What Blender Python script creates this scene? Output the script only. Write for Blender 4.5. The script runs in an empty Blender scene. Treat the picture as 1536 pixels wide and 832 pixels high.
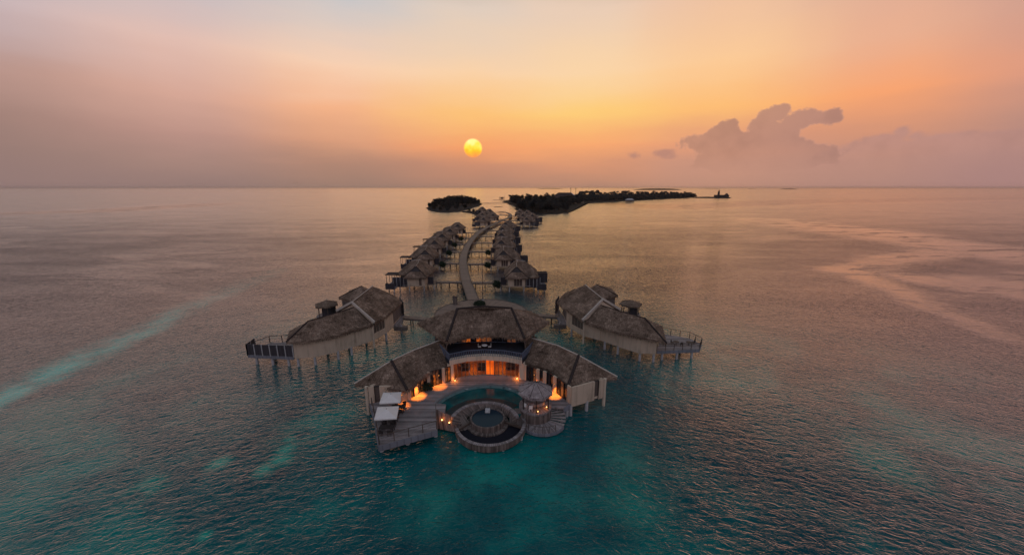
import bpy, math, random
from mathutils import Vector, Matrix, noise
from mathutils.geometry import tessellate_polygon
random.seed(7)
C = bpy.context.scene.collection
R = math.radians
# ------------------------------------------------------------------ camera maths (used to measure the plan from the photo)
F = 560.0; H = 34.0; TH = math.atan(135 / F)
def at(px, py, h):
    a = (px - 768) / F; b = (416 - py) / F
    dy = math.cos(TH) + b * math.sin(TH); dz = -math.sin(TH) + b * math.cos(TH)
    t = (h - H) / dz
    return Vector((a * t, dy * t, h))
def azel(px, py):
    a = (px - 768) / F; b = (416 - py) / F
    dy = math.cos(TH) + b * math.sin(TH); dz = -math.sin(TH) + b * math.cos(TH)
    return math.degrees(math.atan2(a, dy)), math.degrees(math.atan2(dz, math.hypot(a, dy)))
# ------------------------------------------------------------------ node helpers
class NT:
    def __init__(s, nt): s.nt = nt
    def n(s, t, **kw):
        o = s.nt.nodes.new(t)
        for k, v in kw.items(): setattr(o, k, v)
        return o
    def L(s, a, b): s.nt.links.new(a, b)
    def put(s, v, sock):
        if hasattr(v, 'is_output') or isinstance(v, bpy.types.NodeSocket): s.L(v, sock)
        else: sock.default_value = v
    def m(s, op, a, b=None, c=None, clamp=False):
        o = s.n('ShaderNodeMath', operation=op, use_clamp=clamp)
        s.put(a, o.inputs[0])
        if b is not None: s.put(b, o.inputs[1])
        if c is not None: s.put(c, o.inputs[2])
        return o.outputs[0]
    def vm(s, op, a, b=None):
        o = s.n('ShaderNodeVectorMath', operation=op)
        s.put(a, o.inputs[0])
        if b is not None: s.put(b, o.inputs[1])
        return o
    def mix(s, f, a, b, bt='MIX'):
        o = s.n('ShaderNodeMix', data_type='RGBA', blend_type=bt)
        s.put(f, o.inputs[0]); s.put(a, o.inputs[6]); s.put(b, o.inputs[7])
        return o.outputs[2]
    def noise(s, vec, scale, det=2, rough=.5, dist=0.):
        o = s.n('ShaderNodeTexNoise')
        if vec is not None: s.L(vec, o.inputs['Vector'])
        o.inputs['Scale'].default_value = scale; o.inputs['Detail'].default_value = det
        o.inputs['Roughness'].default_value = rough; o.inputs['Distortion'].default_value = dist
        return o
    def ss(s, v, a, b, to=(0, 1)):
        o = s.n('ShaderNodeMapRange', interpolation_type='SMOOTHSTEP')
        s.put(v, o.inputs[0]); o.inputs[1].default_value = a; o.inputs[2].default_value = b
        o.inputs[3].default_value = to[0]; o.inputs[4].default_value = to[1]
        return o.outputs[0]
    def ramp(s, v, stops, interp='LINEAR'):
        o = s.n('ShaderNodeValToRGB'); cr = o.color_ramp; cr.interpolation = interp
        s.put(v, o.inputs[0])
        while len(cr.elements) < len(stops): cr.elements.new(.5)
        for e, (p, c) in zip(cr.elements, stops):
            e.position = p; e.color = (*c, 1) if len(c) == 3 else c
        return o.outputs[0]
def s2l(c):
    return tuple((v / 255 / 12.92) if v / 255 <= .04045 else ((v / 255 + .055) / 1.055) ** 2.4 for v in c)
M = {}
def newmat(name):
    m = bpy.data.materials.new(name); m.use_nodes = True
    nt = NT(m.node_tree); p = m.node_tree.nodes['Principled BSDF']
    M[name] = m
    return m, nt, p
def setspec(p, rough, spec=.5, metal=0):
    p.inputs['Roughness'].default_value = rough; p.inputs['Specular IOR Level'].default_value = spec
    p.inputs['Metallic'].default_value = metal
def plain(name, col, rough=.7, spec=.3, metal=0, var=.25, scale=1.5, bump=0.):
    m, t, p = newmat(name)
    g = t.n('ShaderNodeNewGeometry').outputs['Position']
    nz = t.noise(g, scale, 5, .6)
    a = tuple(c * (1 - var) for c in col); b = tuple(min(1, c * (1 + var)) for c in col)
    c = t.ramp(nz.outputs[0], [(.3, a), (.7, b)])
    t.L(c, p.inputs['Base Color']); setspec(p, rough, spec, metal)
    if bump:
        b_ = t.n('ShaderNodeBump'); b_.inputs['Strength'].default_value = .6; b_.inputs['Distance'].default_value = bump
        t.L(t.noise(g, scale * 8, 4).outputs[0], b_.inputs['Height']); t.L(b_.outputs[0], p.inputs['Normal'])
    return m
def planks(name, col, w=.16, dark=.35, var=.35, rough=.75, tint=(1.1, 1, .9)):
    m, t, p = newmat(name)
    uv = t.n('ShaderNodeUVMap', uv_map='UVMap').outputs[0]
    sp = t.n('ShaderNodeSeparateXYZ'); t.L(uv, sp.inputs[0])
    u = t.m('DIVIDE', sp.outputs[0], w)
    fl = t.m('FLOOR', u); fr = t.m('FRACT', u)
    wn = t.n('ShaderNodeTexWhiteNoise', noise_dimensions='1D'); t.L(fl, wn.inputs['W'])
    g = t.n('ShaderNodeNewGeometry').outputs['Position']
    nz = t.noise(g, .9, 6, .65).outputs[0]
    n2 = t.noise(g, 9, 3, .6).outputs[0]
    k = t.m('ADD', t.m('MULTIPLY', wn.outputs[0], .5), t.m('ADD', t.m('MULTIPLY', nz, .6), t.m('MULTIPLY', n2, .25)))
    a = tuple(c * (1 - var) * .9 for c in col); b = tuple(c * (1 + var) for c in col)
    c = t.ramp(k, [(.25, a), (.62, col), (1.0, b)])
    edge = t.m('MINIMUM', fr, t.m('SUBTRACT', 1, fr))
    gap = t.ss(edge, .03, .12)
    c = t.mix(gap, (*[v * dark for v in col], 1), c)
    t.L(c, p.inputs['Base Color']); setspec(p, rough, .35)
    b_ = t.n('ShaderNodeBump'); b_.inputs['Strength'].default_value = .5; b_.inputs['Distance'].default_value = .02
    t.L(gap, b_.inputs['Height']); t.L(b_.outputs[0], p.inputs['Normal'])
    return m
def thatchmat(name, lo, mid, hi):
    m, t, p = newmat(name)
    g = t.n('ShaderNodeTexCoord').outputs['Object']
    uv = t.n('ShaderNodeUVMap', uv_map='UVMap').outputs[0]
    n1 = t.noise(g, .3, 5, .65).outputs[0]
    n2 = t.noise(g, 1.7, 5, .75, .8).outputs[0]
    mp = t.n('ShaderNodeMapping'); mp.inputs['Scale'].default_value = (6.5, 1.1, 1); t.L(uv, mp.inputs[0])
    n3 = t.noise(mp.outputs[0], 1.0, 4, .75, .4).outputs[0]
    mq = t.n('ShaderNodeMapping'); mq.inputs['Scale'].default_value = (.5, 3.2, 1); t.L(uv, mq.inputs[0])
    n4 = t.noise(mq.outputs[0], 1.0, 3, .7, .8).outputs[0]
    k = t.m('ADD', t.m('MULTIPLY', n1, .28), t.m('ADD', t.m('MULTIPLY', n2, .22), t.m('ADD', t.m('MULTIPLY', n3, .3), t.m('MULTIPLY', n4, .2))))
    n2 = t.m('ADD', n2, n4)
    c = t.ramp(k, [(.40, lo), (.51, mid), (.62, hi)])
    t.L(c, p.inputs['Base Color']); setspec(p, .95, .1)
    b_ = t.n('ShaderNodeBump'); b_.inputs['Strength'].default_value = 1.; b_.inputs['Distance'].default_value = .22
    t.L(t.m('ADD', n3, t.m('MULTIPLY', n2, .8)), b_.inputs['Height']); t.L(b_.outputs[0], p.inputs['Normal'])
    return m
thatchmat('thatch', (.04, .026, .018), (.22, .152, .112), (.56, .41, .31))
thatchmat('thatch_pale', (.2, .155, .155), (.46, .38, .37), (.78, .68, .66))
thatchmat('thatch_dark', (.03, .022, .02), (.05, .038, .035), (.09, .07, .06))
planks('deck', (.25, .215, .21), .26, .25, .6)
plain('tread', (.3, .26, .245), .8, .2, var=.25, scale=3)
planks('deck_walk', (.21, .155, .125), .35)
planks('cladding', (.15, .115, .10), .22, .2, .85)
planks('fence', (.05, .042, .048), .25, .3, .3)
planks('fascia', (.19, .19, .215), .9, .7, .15)
planks('siding', (.15, .12, .105), .3, .5, .3)
def stucco(name, col):
    m, t, p = newmat(name)
    g = t.n('ShaderNodeNewGeometry').outputs['Position']
    mp = t.n('ShaderNodeMapping'); mp.inputs['Scale'].default_value = (2.2, 2.2, .22); t.L(g, mp.inputs[0])
    a = t.noise(mp.outputs[0], 1.0, 5, .65).outputs[0]; b = t.noise(g, .35, 4, .6).outputs[0]
    k = t.m('ADD', t.m('MULTIPLY', a, .6), t.m('MULTIPLY', b, .4))
    t.L(t.ramp(k, [(.34, tuple(c * .62 for c in col)), (.5, col), (.7, tuple(c * 1.1 for c in col))]), p.inputs['Base Color']); setspec(p, .85, .2)
stucco('stucco', (.56, .43, .32)); stucco('stucco_light', (.64, .51, .39))
plain('concrete', (.42, .40, .40), .85, .2, var=.2, scale=2)
plain('dark_wood', (.035, .027, .026), .6, .4)
plain('post_wood', (.11, .08, .065), .7, .3)
plain('rail_dark', (.10, .12, .17), .6, .4)
plain('cap_pale', (.5, .44, .38), .8, .2, var=.15)
plain('cap_dark', (.045, .035, .033), .95, .1, var=.3, scale=3)
plain('white_canvas', (.72, .67, .64), .8, .2, var=.06)
plain('white_paint', (.75, .72, .7), .5, .4, var=.05)
plain('metal', (.25, .24, .24), .4, .5, .8)
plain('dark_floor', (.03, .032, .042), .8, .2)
plain('coping', (.2, .2, .2), .6, .4, var=.15, scale=3)
plain('pool_tile', (.12, .2, .2), .4, .5, var=.2, scale=4)
plain('pool_dark', (.01, .03, .035), .35, .4, var=.7, scale=5)
plain('net', (.018, .017, .024), .9, .1, var=.3, scale=6)
plain('leaf', (.022, .034, .018), .8, .2, var=.5, scale=3)
plain('leaf_far', (.034, .037, .038), .9, .05, var=.5, scale=.3)
plain('bark', (.06, .045, .035), .9, .1)
plain('rock', (.03, .027, .027), .95, .1, var=.4, scale=.4, bump=.2)
plain('island_ground', (.026, .025, .023), .95, .1, var=.4, scale=.05)
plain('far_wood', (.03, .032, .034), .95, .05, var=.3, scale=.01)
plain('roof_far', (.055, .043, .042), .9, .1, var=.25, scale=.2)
plain('cushion', (.62, .56, .52), .9, .1, var=.08)
plain('interior_dark', (.02, .018, .02), .6, .3)
def glass(name, col):
    m, t, p = newmat(name)
    p.inputs['Base Color'].default_value = (*col, 1); setspec(p, .12, .6)
    return m
def clearglass():
    m, t, p = newmat('glass_clear'); m.node_tree.nodes.remove(p)
    a = t.n('ShaderNodeBsdfTransparent'); a.inputs[0].default_value = (.85, .85, .85, 1); g = t.n('ShaderNodeBsdfGlossy'); g.inputs['Roughness'].default_value = .05
    x = t.n('ShaderNodeMixShader'); x.inputs[0].default_value = .06; t.L(a.outputs[0], x.inputs[1]); t.L(g.outputs[0], x.inputs[2])
    t.L(x.outputs[0], [n_ for n_ in m.node_tree.nodes if n_.type == 'OUTPUT_MATERIAL'][0].inputs[0])
clearglass()
plain('frame_grey', (.26, .22, .2), .7, .3, var=.1); plain('room_floor', (.4, .22, .12), .5, .3, var=.3, scale=2); plain('room_wall', (.35, .22, .14), .8, .2, var=.5, scale=1.3)
glass('glass_dark', (.018, .018, .022)); glass('shutter', (.12, .085, .07))
def poolwater():
    m, t, p = newmat('pool_water')
    g = t.n('ShaderNodeNewGeometry').outputs['Position']
    nz = t.noise(g, .5, 3).outputs[0]
    t.L(t.ramp(nz, [(.35, (.004, .055, .06)), (.65, (.008, .11, .11))]), p.inputs['Base Color']); setspec(p, .08, .3)
    b_ = t.n('ShaderNodeBump'); b_.inputs['Strength'].default_value = .5; b_.inputs['Distance'].default_value = .03
    t.L(t.noise(g, 3.5, 3).outputs[0], b_.inputs['Height']); t.L(b_.outputs[0], p.inputs['Normal'])
poolwater()
def navy():
    m, t, p = newmat('navy_water'); p.inputs['Base Color'].default_value = (.012, .028, .045, 1); setspec(p, .1, .35)
navy()
def glow(name, c0, c1, s, scale=1.2, lo=.35, hi=.6):
    m, t, p = newmat(name)
    g = t.n('ShaderNodeNewGeometry').outputs['Position']
    nz = t.noise(g, scale, 4, .6).outputs[0]
    c = t.ramp(nz, [(lo, c0), (hi, c1)])
    p.inputs['Base Color'].default_value = (.02, .015, .01, 1); setspec(p, .2, .5)
    t.L(c, p.inputs['Emission Color']); p.inputs['Emission Strength'].default_value = s
glow('window_lit', (.03, .01, .008), (.7, .14, .015), .62, 1.7)
glow('window_bright', (.6, .07, .004), (1., .15, .008), 1.05, .8)
glow('window_dim', (.015, .01, .012), (.3, .09, .03), .6, 1.6)
glow('bulb_dim', (1, .3, .05), (1, .35, .06), 1.2)
glow('lamp_glow', (1, .45, .12), (1, .6, .2), 5)
# ------------------------------------------------------------------ mesh builder
UP = Vector((0, 0, 1))
class MB:
    def __init__(s): s.v = []; s.f = []; s.uv = []; s.mi = []
    def face(s, pts, uv=None, ang=0., mi=0):
        pts = [Vector(p) for p in pts]
        i = len(s.v); s.v += pts; s.f.append(tuple(range(i, i + len(pts)))); s.mi.append(mi)
        if uv is None:
            n = Vector((0, 0, 0))
            for k in range(1, len(pts) - 1): n += (pts[k] - pts[0]).cross(pts[k + 1] - pts[0])
            if n.length > 0: n.normalize()
            if abs(n.z) > .8:
                ca, sa = math.cos(ang), math.sin(ang)
                uv = [(p.x * ca + p.y * sa, -p.x * sa + p.y * ca) for p in pts]
            else:
                tg = UP.cross(n)
                tg = tg.normalized() if tg.length > 1e-6 else Vector((1, 0, 0))
                uv = [(p.dot(tg), p.z) for p in pts]
        s.uv += list(uv)
    def prism(s, poly, z0, z1, ang=0., bottom=True, mi=0):
        poly = [Vector((p[0], p[1], 0)) for p in poly]
        a = sum(poly[i].x * poly[(i + 1) % len(poly)].y - poly[(i + 1) % len(poly)].x * poly[i].y for i in range(len(poly)))
        if a < 0: poly = poly[::-1]
        for t in tessellate_polygon([poly]):
            q = [poly[k] for k in t]
            if (q[1] - q[0]).cross(q[2] - q[0]).z < 0: q = q[::-1]
            s.face([(p.x, p.y, z1) for p in q], ang=ang, mi=mi)
            if bottom: s.face([(p.x, p.y, z0) for p in q[::-1]], ang=ang, mi=mi)
        n = len(poly)
        for i in range(n):
            p, q = poly[i], poly[(i + 1) % n]
            if (p - q).length < 1e-4: continue
            s.face([(p.x, p.y, z0), (q.x, q.y, z0), (q.x, q.y, z1), (p.x, p.y, z1)], mi=mi)
        return s
    def box(s, c, sz, rz=0., mi=0):
        cx, cy, cz = c; a, b, h = sz[0] / 2, sz[1] / 2, sz[2] / 2
        ca, sa = math.cos(rz), math.sin(rz)
        s.prism([(cx + x * ca - y * sa, cy + x * sa + y * ca) for x, y in ((-a, -b), (a, -b), (a, b), (-a, b))], cz - h, cz + h, ang=rz, mi=mi)
        return s
    def beam(s, p, q, w, h):
        p, q = Vector(p), Vector(q); d = (q - p)
        if d.length < 1e-5: return s
        d.normalize()
        sd = d.cross(UP)
        if sd.length < 1e-3: sd = Vector((1, 0, 0))
        sd.normalize(); u = sd.cross(d).normalized()
        sd *= w / 2; u *= h / 2
        A = [p - sd - u, p + sd - u, p + sd + u, p - sd + u]; B = [x + (q - p) for x in A]
        for i in range(4):
            j = (i + 1) % 4; s.face([A[i], A[j], B[j], B[i]])
        s.face(A[::-1]); s.face(B)
        return s
    def wall(s, p, q, z0, z1, th=.2):
        p, q = Vector((p[0], p[1], 0)), Vector((q[0], q[1], 0))
        d = (q - p).normalized(); n = Vector((-d.y, d.x, 0)) * th / 2
        s.prism([p - n, q - n, q + n, p + n], z0, z1)
        return s
    def tube(s, p, q, r0, r1=None, n=8):
        r1 = r0 if r1 is None else r1
        p, q = Vector(p), Vector(q); d = (q - p).normalized()
        a = d.orthogonal().normalized(); b = d.cross(a)
        A = [p + (a * math.cos(2 * math.pi * i / n) + b * math.sin(2 * math.pi * i / n)) * r0 for i in range(n)]
        B = [q + (a * math.cos(2 * math.pi * i / n) + b * math.sin(2 * math.pi * i / n)) * r1 for i in range(n)]
        for i in range(n):
            j = (i + 1) % n; s.face([A[i], A[j], B[j], B[i]])
        s.face(A[::-1]); s.face(B)
        return s
    def arc(s, c, r0, r1, z0, z1, a0, a1, n=32):
        # ring sector, radial boards
        for i in range(n):
            t0 = a0 + (a1 - a0) * i / n; t1 = a0 + (a1 - a0) * (i + 1) / n
            P = lambda r, t, z: (c[0] + r * math.cos(t), c[1] + r * math.sin(t), z)
            u0, u1 = t0 * r1, t1 * r1
            s.face([P(r0, t0, z1), P(r1, t0, z1), P(r1, t1, z1), P(r0, t1, z1)], uv=[(u0, 0), (u0, 1), (u1, 1), (u1, 0)])
            s.face([P(r0, t1, z0), P(r1, t1, z0), P(r1, t0, z0), P(r0, t0, z0)], uv=[(u1, 0), (u1, 1), (u0, 1), (u0, 0)])
            s.face([P(r1, t0, z0), P(r1, t1, z0), P(r1, t1, z1), P(r1, t0, z1)], uv=[(u0, 0), (u1, 0), (u1, 1), (u0, 1)])
            s.face([P(r0, t1, z0), P(r0, t0, z0), P(r0, t0, z1), P(r0, t1, z1)], uv=[(u1, 0), (u0, 0), (u0, 1), (u1, 1)])
        if abs(a1 - a0) < 6.28:
            for t, fl in ((a0, 1), (a1, -1)):
                q = [P(r0, t, z0), P(r1, t, z0), P(r1, t, z1), P(r0, t, z1)]
                s.face(q[::fl])
        return s
    def ribbon(s, pts, w, z0, z1):
        # deck strip along a path with cross boards
        pts = [Vector((p[0], p[1], 0)) for p in pts]; L = []; u = 0; U = []
        for i, p in enumerate(pts):
            d = (pts[min(i + 1, len(pts) - 1)] - pts[max(i - 1, 0)]).normalized(); n = Vector((-d.y, d.x, 0)) * w / 2
            L.append((p + n, p - n))
            if i: u += (p - pts[i - 1]).length
            U.append(u)
        for i in range(len(pts) - 1):
            a, b = L[i]; c, d = L[i + 1]; z = lambda p, h: (p.x, p.y, h)
            s.face([z(b, z1), z(d, z1), z(c, z1), z(a, z1)], uv=[(U[i], 0), (U[i + 1], 0), (U[i + 1], w), (U[i], w)])
            s.face([z(a, z0), z(c, z0), z(d, z0), z(b, z0)])
            s.face([z(b, z0), z(d, z0), z(d, z1), z(b, z1)]); s.face([z(c, z0), z(a, z0), z(a, z1), z(c, z1)])
        a, b = L[0]; s.face([z(a, z0), z(b, z0), z(b, z1), z(a, z1)])
        a, b = L[-1]; s.face([z(b, z0), z(a, z0), z(a, z1), z(b, z1)])
        return s
    # thatched roof face: eave polygon subdivided, roughened, with straw tufts
    def thatch(s, P, dens=8, cell=.8, rough=.12, tuft=.35):
        P = [Vector(p) for p in P]
        if len(P) == 3: P = [P[0], P[1], P[2], P[2]]
        n = (P[1] - P[0]).cross(P[2] - P[0])
        if n.z < 0: P = [P[1], P[0], P[3], P[2]]; n = -n
        n.normalize()
        dn_ = Vector((n.x, n.y, -(n.x ** 2 + n.y ** 2) / max(n.z, .05))).normalized(); sd_ = n.cross(dn_)
        L1 = max((P[1] - P[0]).length, (P[2] - P[3]).length); L2 = max((P[3] - P[0]).length, (P[2] - P[1]).length)
        nu = max(2, int(L1 / cell)); nv = max(2, int(L2 / cell))
        def pt(u, v):
            p = (P[0] * (1 - u) + P[1] * u) * (1 - v) + (P[3] * (1 - u) + P[2] * u) * v
            k = noise.noise(p * .9) * rough + noise.noise(p * 2.7) * rough * .5
            return p + UP * k
        G = [[pt(i / nu, j / nv) for i in range(nu + 1)] for j in range(nv + 1)]
        for j in range(nv):
            for i in range(nu):
                q = [G[j][i], G[j][i + 1], G[j + 1][i + 1], G[j + 1][i]]
                if (q[2] - q[3]).length < 1e-5: q = q[:3]
                s.face(q, uv=[(p.dot(sd_), p.dot(dn_)) for p in q])
        q = [p - UP * .3 for p in P]
        if (q[2] - q[3]).length < 1e-5: q = q[:3]
        s.face(q[::-1])
        down = (Vector((n.x, n.y, 0)) - n * Vector((n.x, n.y, 0)).dot(n))
        if down.length < 1e-4: return s
        down.normalize(); side = n.cross(down)
        area = n.length * .5 * ((P[1] - P[0]).cross(P[2] - P[0]).length + (P[2] - P[0]).cross(P[3] - P[0]).length)
        for _ in range(int(area * dens)):
            u, v = random.random(), random.random()
            if P[2] == P[3] and v > 1 - random.random(): v = random.random() * .5
            p = pt(u, v); w = random.uniform(.03, .09); L = tuft * random.uniform(.5, 1.4)
            d = (down + side * random.uniform(-.45, .45)).normalized()
            s.face([p - side * w, p + side * w, p + d * L + n * random.uniform(.03, .13)])
        return s
    def fringe(s, a, b, depth=.45, out=.05, per=6):
        a, b = Vector(a), Vector(b); L = (b - a).length; d = (b - a).normalized()
        n = Vector((d.y, -d.x, 0)); m = int(L * per)
        k = max(2, int(L / .8))
        for i in range(k):   # solid butt edge of the thatch
            p = a.lerp(b, i / k); q = a.lerp(b, (i + 1) / k)
            p = p + UP * (noise.noise(p * .9) * .12 + noise.noise(p * 2.7) * .06 + .01); q = q + UP * (noise.noise(q * .9) * .12 + noise.noise(q * 2.7) * .06 + .01)
            s.face([p - UP * .36, q - UP * .36, q, p])
        for i in range(m):
            p = a.lerp(b, (i + random.random()) / m) - UP * .22; w = random.uniform(.05, .13)
            h = depth * random.uniform(.45, 1.2)
            s.face([p - d * w, p + d * w, p - UP * h + d * random.uniform(-.1, .1) + n * random.uniform(-.06, .12)])
        return s
    def build(s, name, mats, parent=None, smooth=False):
        me = bpy.data.meshes.new(name)
        org = Vector((0, 0, 0)); r = parent
        while r is not None:
            org += r.location; r = r.parent
        me.from_pydata([tuple(v - org) for v in s.v], [], s.f)
        ul = me.uv_layers.new(name='UVMap')
        flat = [c for p in s.uv for c in p]
        ul.data.foreach_set('uv', flat)
        if not isinstance(mats, (list, tuple)): mats = [mats]
        for m in mats: me.materials.append(M[m])
        if len(mats) > 1: me.polygons.foreach_set('material_index', s.mi)
        if smooth: me.polygons.foreach_set('use_smooth', [True] * len(me.polygons))
        o = bpy.data.objects.new(name, me); C.objects.link(o)
        if parent: o.parent = parent
        return o
def tag(o, label, cat, group=None, kind=None):
    o['label'] = label; o['category'] = cat
    if group: o['group'] = group
    if kind: o['kind'] = kind
    return o
def thing(name, label, cat, loc=(0, 0, 0), group=None, rz=0.):
    o = bpy.data.objects.new(name, None); C.objects.link(o); o.location = loc; o.rotation_euler.z = rz
    o.empty_display_size = .2
    return tag(o, label, cat, group)
def children(o): return [c for c in bpy.data.objects if c.parent == o]
def dup(o, parent=None):
    c = o.copy(); C.objects.link(c)
    if parent: c.parent = parent
    for ch in KIDS.get(o.name) or KIDS.setdefault(o.name, children(o)): dup(ch, c)
    return c
KIDS = {}
def lamp(name, loc, watts, parent=None, r=.06, col=(1, .25, .02), spot=None):
    l = bpy.data.lights.new(name, 'SPOT' if spot else 'POINT'); l.energy = watts; l.color = col; l.shadow_soft_size = r
    if spot: l.spot_size = R(spot); l.spot_blend = .6
    o = bpy.data.objects.new(name, l); C.objects.link(o); o.location = Vector(loc)
    if parent:
        o.parent = parent; o.location = Vector(loc) - parent.location
    return o
# ------------------------------------------------------------------ sky
SUN_AZ, SUN_EL = azel(709.5, 222.5)
def world():
    w = bpy.data.worlds.new('World'); bpy.context.scene.world = w; w.use_nodes = True
    t = NT(w.node_tree); w.node_tree.nodes.clear()
    tc = t.n('ShaderNodeTexCoord').outputs['Generated']
    sp = t.n('ShaderNodeSeparateXYZ'); t.L(tc, sp.inputs[0])
    az = t.m('MULTIPLY', t.m('ARCTAN2', sp.outputs[0], sp.outputs[1]), 57.29578)
    el = t.m('MULTIPLY', t.m('ARCSINE', sp.outputs[2]), 57.29578)
    wob = t.noise(tc, 3.0, 4, .55).outputs[0]
    mp = t.n('ShaderNodeMapping'); mp.inputs['Scale'].default_value = (1.5, 1.5, 9); t.L(tc, mp.inputs[0])
    streak = t.noise(mp.outputs[0], 2.2, 5, .55).outputs[0]
    elw = t.m('ADD', el, t.m('MULTIPLY', t.m('SUBTRACT', streak, .5), 3.2))
    azw = t.m('ADD', az, t.m('MULTIPLY', t.m('SUBTRACT', wob, .5), 10))
    E_ = [0, 3, 6, 10, 15, 22, 35, 90]
    cols = [
        (-180, [(165, 145, 150), (172, 150, 155), (182, 160, 165), (188, 172, 178), (190, 180, 190), (186, 184, 198), (160, 164, 182), (140, 150, 168)]),
        (-90, [(132, 112, 112), (140, 118, 116), (150, 125, 122), (162, 136, 134), (165, 150, 158), (160, 156, 170), (150, 156, 172), (140, 150, 168)]),
        (-54, [(146, 121, 118), (150, 123, 116), (158, 128, 119), (183, 147, 137), (197, 180, 184), (180, 180, 192), (146, 168, 176), (120, 160, 172)]),
        (-40, [(150, 123, 117), (166, 133, 123), (188, 146, 134), (215, 168, 151), (226, 190, 178), (186, 187, 197), (146, 168, 176), (120, 160, 172)]),
        (-22, [(155, 125, 112), (176, 134, 115), (218, 158, 125), (245, 180, 138), (248, 208, 178), (200, 198, 200), (146, 168, 176), (120, 160, 172)]),
        (-6, [(170, 130, 112), (198, 141, 114), (244, 162, 110), (253, 196, 122), (250, 211, 170), (224, 205, 190), (146, 168, 176), (120, 160, 172)]),
        (10, [(180, 135, 114), (214, 149, 115), (248, 169, 113), (254, 205, 122), (251, 213, 168), (234, 205, 182), (146, 168, 176), (120, 160, 172)]),
        (27, [(188, 141, 121), (200, 147, 125), (228, 157, 121), (254, 190, 118), (252, 203, 152), (236, 192, 163), (146, 168, 176), (120, 160, 172)]),
        (42, [(180, 137, 125), (188, 141, 125), (212, 149, 120), (248, 165, 114), (234, 176, 145), (215, 172, 155), (146, 168, 176), (120, 160, 172)]),
        (54, [(172, 132, 127), (173, 133, 127), (190, 142, 127), (220, 155, 130), (207, 158, 142), (190, 160, 158), (146, 168, 176), (120, 160, 172)]),
        (90, [(140, 116, 118), (146, 120, 120), (156, 128, 124), (168, 138, 136), (168, 148, 152), (160, 154, 168), (150, 155, 172), (140, 150, 168)]),
        (180, [(165, 145, 150), (172, 150, 155), (182, 160, 165), (188, 172, 178), (190, 180, 190), (186, 184, 198), (160, 164, 182), (140, 150, 168)]),
    ]
    e01 = t.m('DIVIDE', elw, 90, clamp=True)
    res = None; pa = None
    for a, cs in cols:
        # overhead the dome is the dimmer blue grey of dusk
        r = t.ramp(e01, [(e / 90, tuple(v * k for v in s2l(c))) for (e, c, k) in zip(E_, cs, [1, 1, 1, 1, 1, 1, SKY_UP[0], SKY_UP[1]] if abs(a) > 80 else [1, 1, 1, 1, 1, 1, .48, .22])])
        if res is None: res = r
        else: res = t.mix(t.ss(azw if -60 < a < 60 else az, pa, a), res, r)
        pa = a
    # a share of real scattered dusk sky
    sk = t.n('ShaderNodeTexSky', sky_type='NISHITA', sun_disc=False)
    sk.sun_elevation = R(SUN_EL); sk.sun_rotation = R(SUN_AZ); sk.air_density = 1.5; sk.dust_density = 4
    nish = t.vm('SCALE', sk.outputs[0]); nish.inputs[3].default_value = .08
    res = t.mix(t.ss(el, 22, 50, (0, .3)), res, nish.outputs[0])
    # cumulus silhouettes standing in the haze on the right
    n1 = t.noise(tc, 30, 9, .6).outputs[0]; n2 = t.noise(tc, 8, 3, .5).outputs[0]
    def blobs(lst, amp, soft, bias=.0):
        best = None
        for (cx, cy, rx, ry) in lst:
            a, e = azel(cx, cy); a2, _ = azel(cx + rx, cy); _, e2 = azel(cx, cy - ry)
            dx = t.m('DIVIDE', t.m('SUBTRACT', az, a), abs(a2 - a)); dy = t.m('DIVIDE', t.m('SUBTRACT', el, e), abs(e2 - e))
            d = t.m('SUBTRACT', 1, t.m('SQRT', t.m('ADD', t.m('MULTIPLY', dx, dx), t.m('MULTIPLY', dy, dy))))
            d = t.m('MULTIPLY', d, min(rx, ry) / 20)
            best = d if best is None else t.m('SMOOTH_MAX', best, d, .12)
        v = t.m('ADD', t.m('ADD', best, bias), t.m('MULTIPLY', t.m('SUBTRACT', n1, .5), amp))
        return t.ss(v, 0, soft)
    c1 = blobs([(1168, 172, 17, 13), (1150, 180, 17, 13), (1187, 181, 19, 11), (1216, 178, 38, 11), (1157, 196, 26, 17), (1178, 200, 20, 17), (1138, 204, 22, 11), (1160, 218, 40, 16),
                (1089, 194, 15, 10), (1076, 204, 18, 11), (1096, 206, 15, 14), (1059, 216, 25, 9), (1085, 224, 42, 14), (1140, 236, 110, 22), (1200, 180, 26, 13), (1110, 212, 26, 12), (1145, 190, 24, 16), (1062, 212, 30, 12)], 1.35, .2, .2)
    c2 = blobs([(951, 233, 10, 6), (994, 230, 18, 8), (1000, 236, 20, 4)], .8, .3, .05)
    c3 = blobs([(1352, 199, 16, 11), (1372, 205, 14, 7), (1325, 212, 40, 13), (1290, 222, 34, 12), (1420, 212, 80, 14), (1500, 240, 150, 46), (1320, 244, 130, 34), (1480, 222, 130, 20)], 1.0, .4, .14)
    fade = t.ss(el, .8, 5.6)
    hz = t.mix(t.ss(az, 15, 50), (*s2l((193, 143, 121)), 1), (*s2l((172, 131, 124)), 1))
    tex = t.mix(t.ss(t.m('ADD', t.m('MULTIPLY', n2, .5), t.m('MULTIPLY', n1, .5)), .38, .62, (0, 1)), (1.08, 1.05, 1.0, 1), (.93, .91, .88, 1))
    cc = t.mix(1., hz, tex, 'MULTIPLY')
    c1 = t.m('POWER', c1, .4)
    rim = t.ss(c1, .55, 1, (1.14, .97)); rimv = t.n('ShaderNodeCombineXYZ')
    for k_ in range(3): t.L(rim, rimv.inputs[k_])
    cc = t.mix(1., cc, rimv.outputs[0], 'MULTIPLY')
    res = t.mix(t.m('MULTIPLY', t.m('MULTIPLY', c3, fade), .85), res, cc)
    res = t.mix(t.m('MULTIPLY', t.m('MULTIPLY', c1, fade), .88), res, cc)
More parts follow.
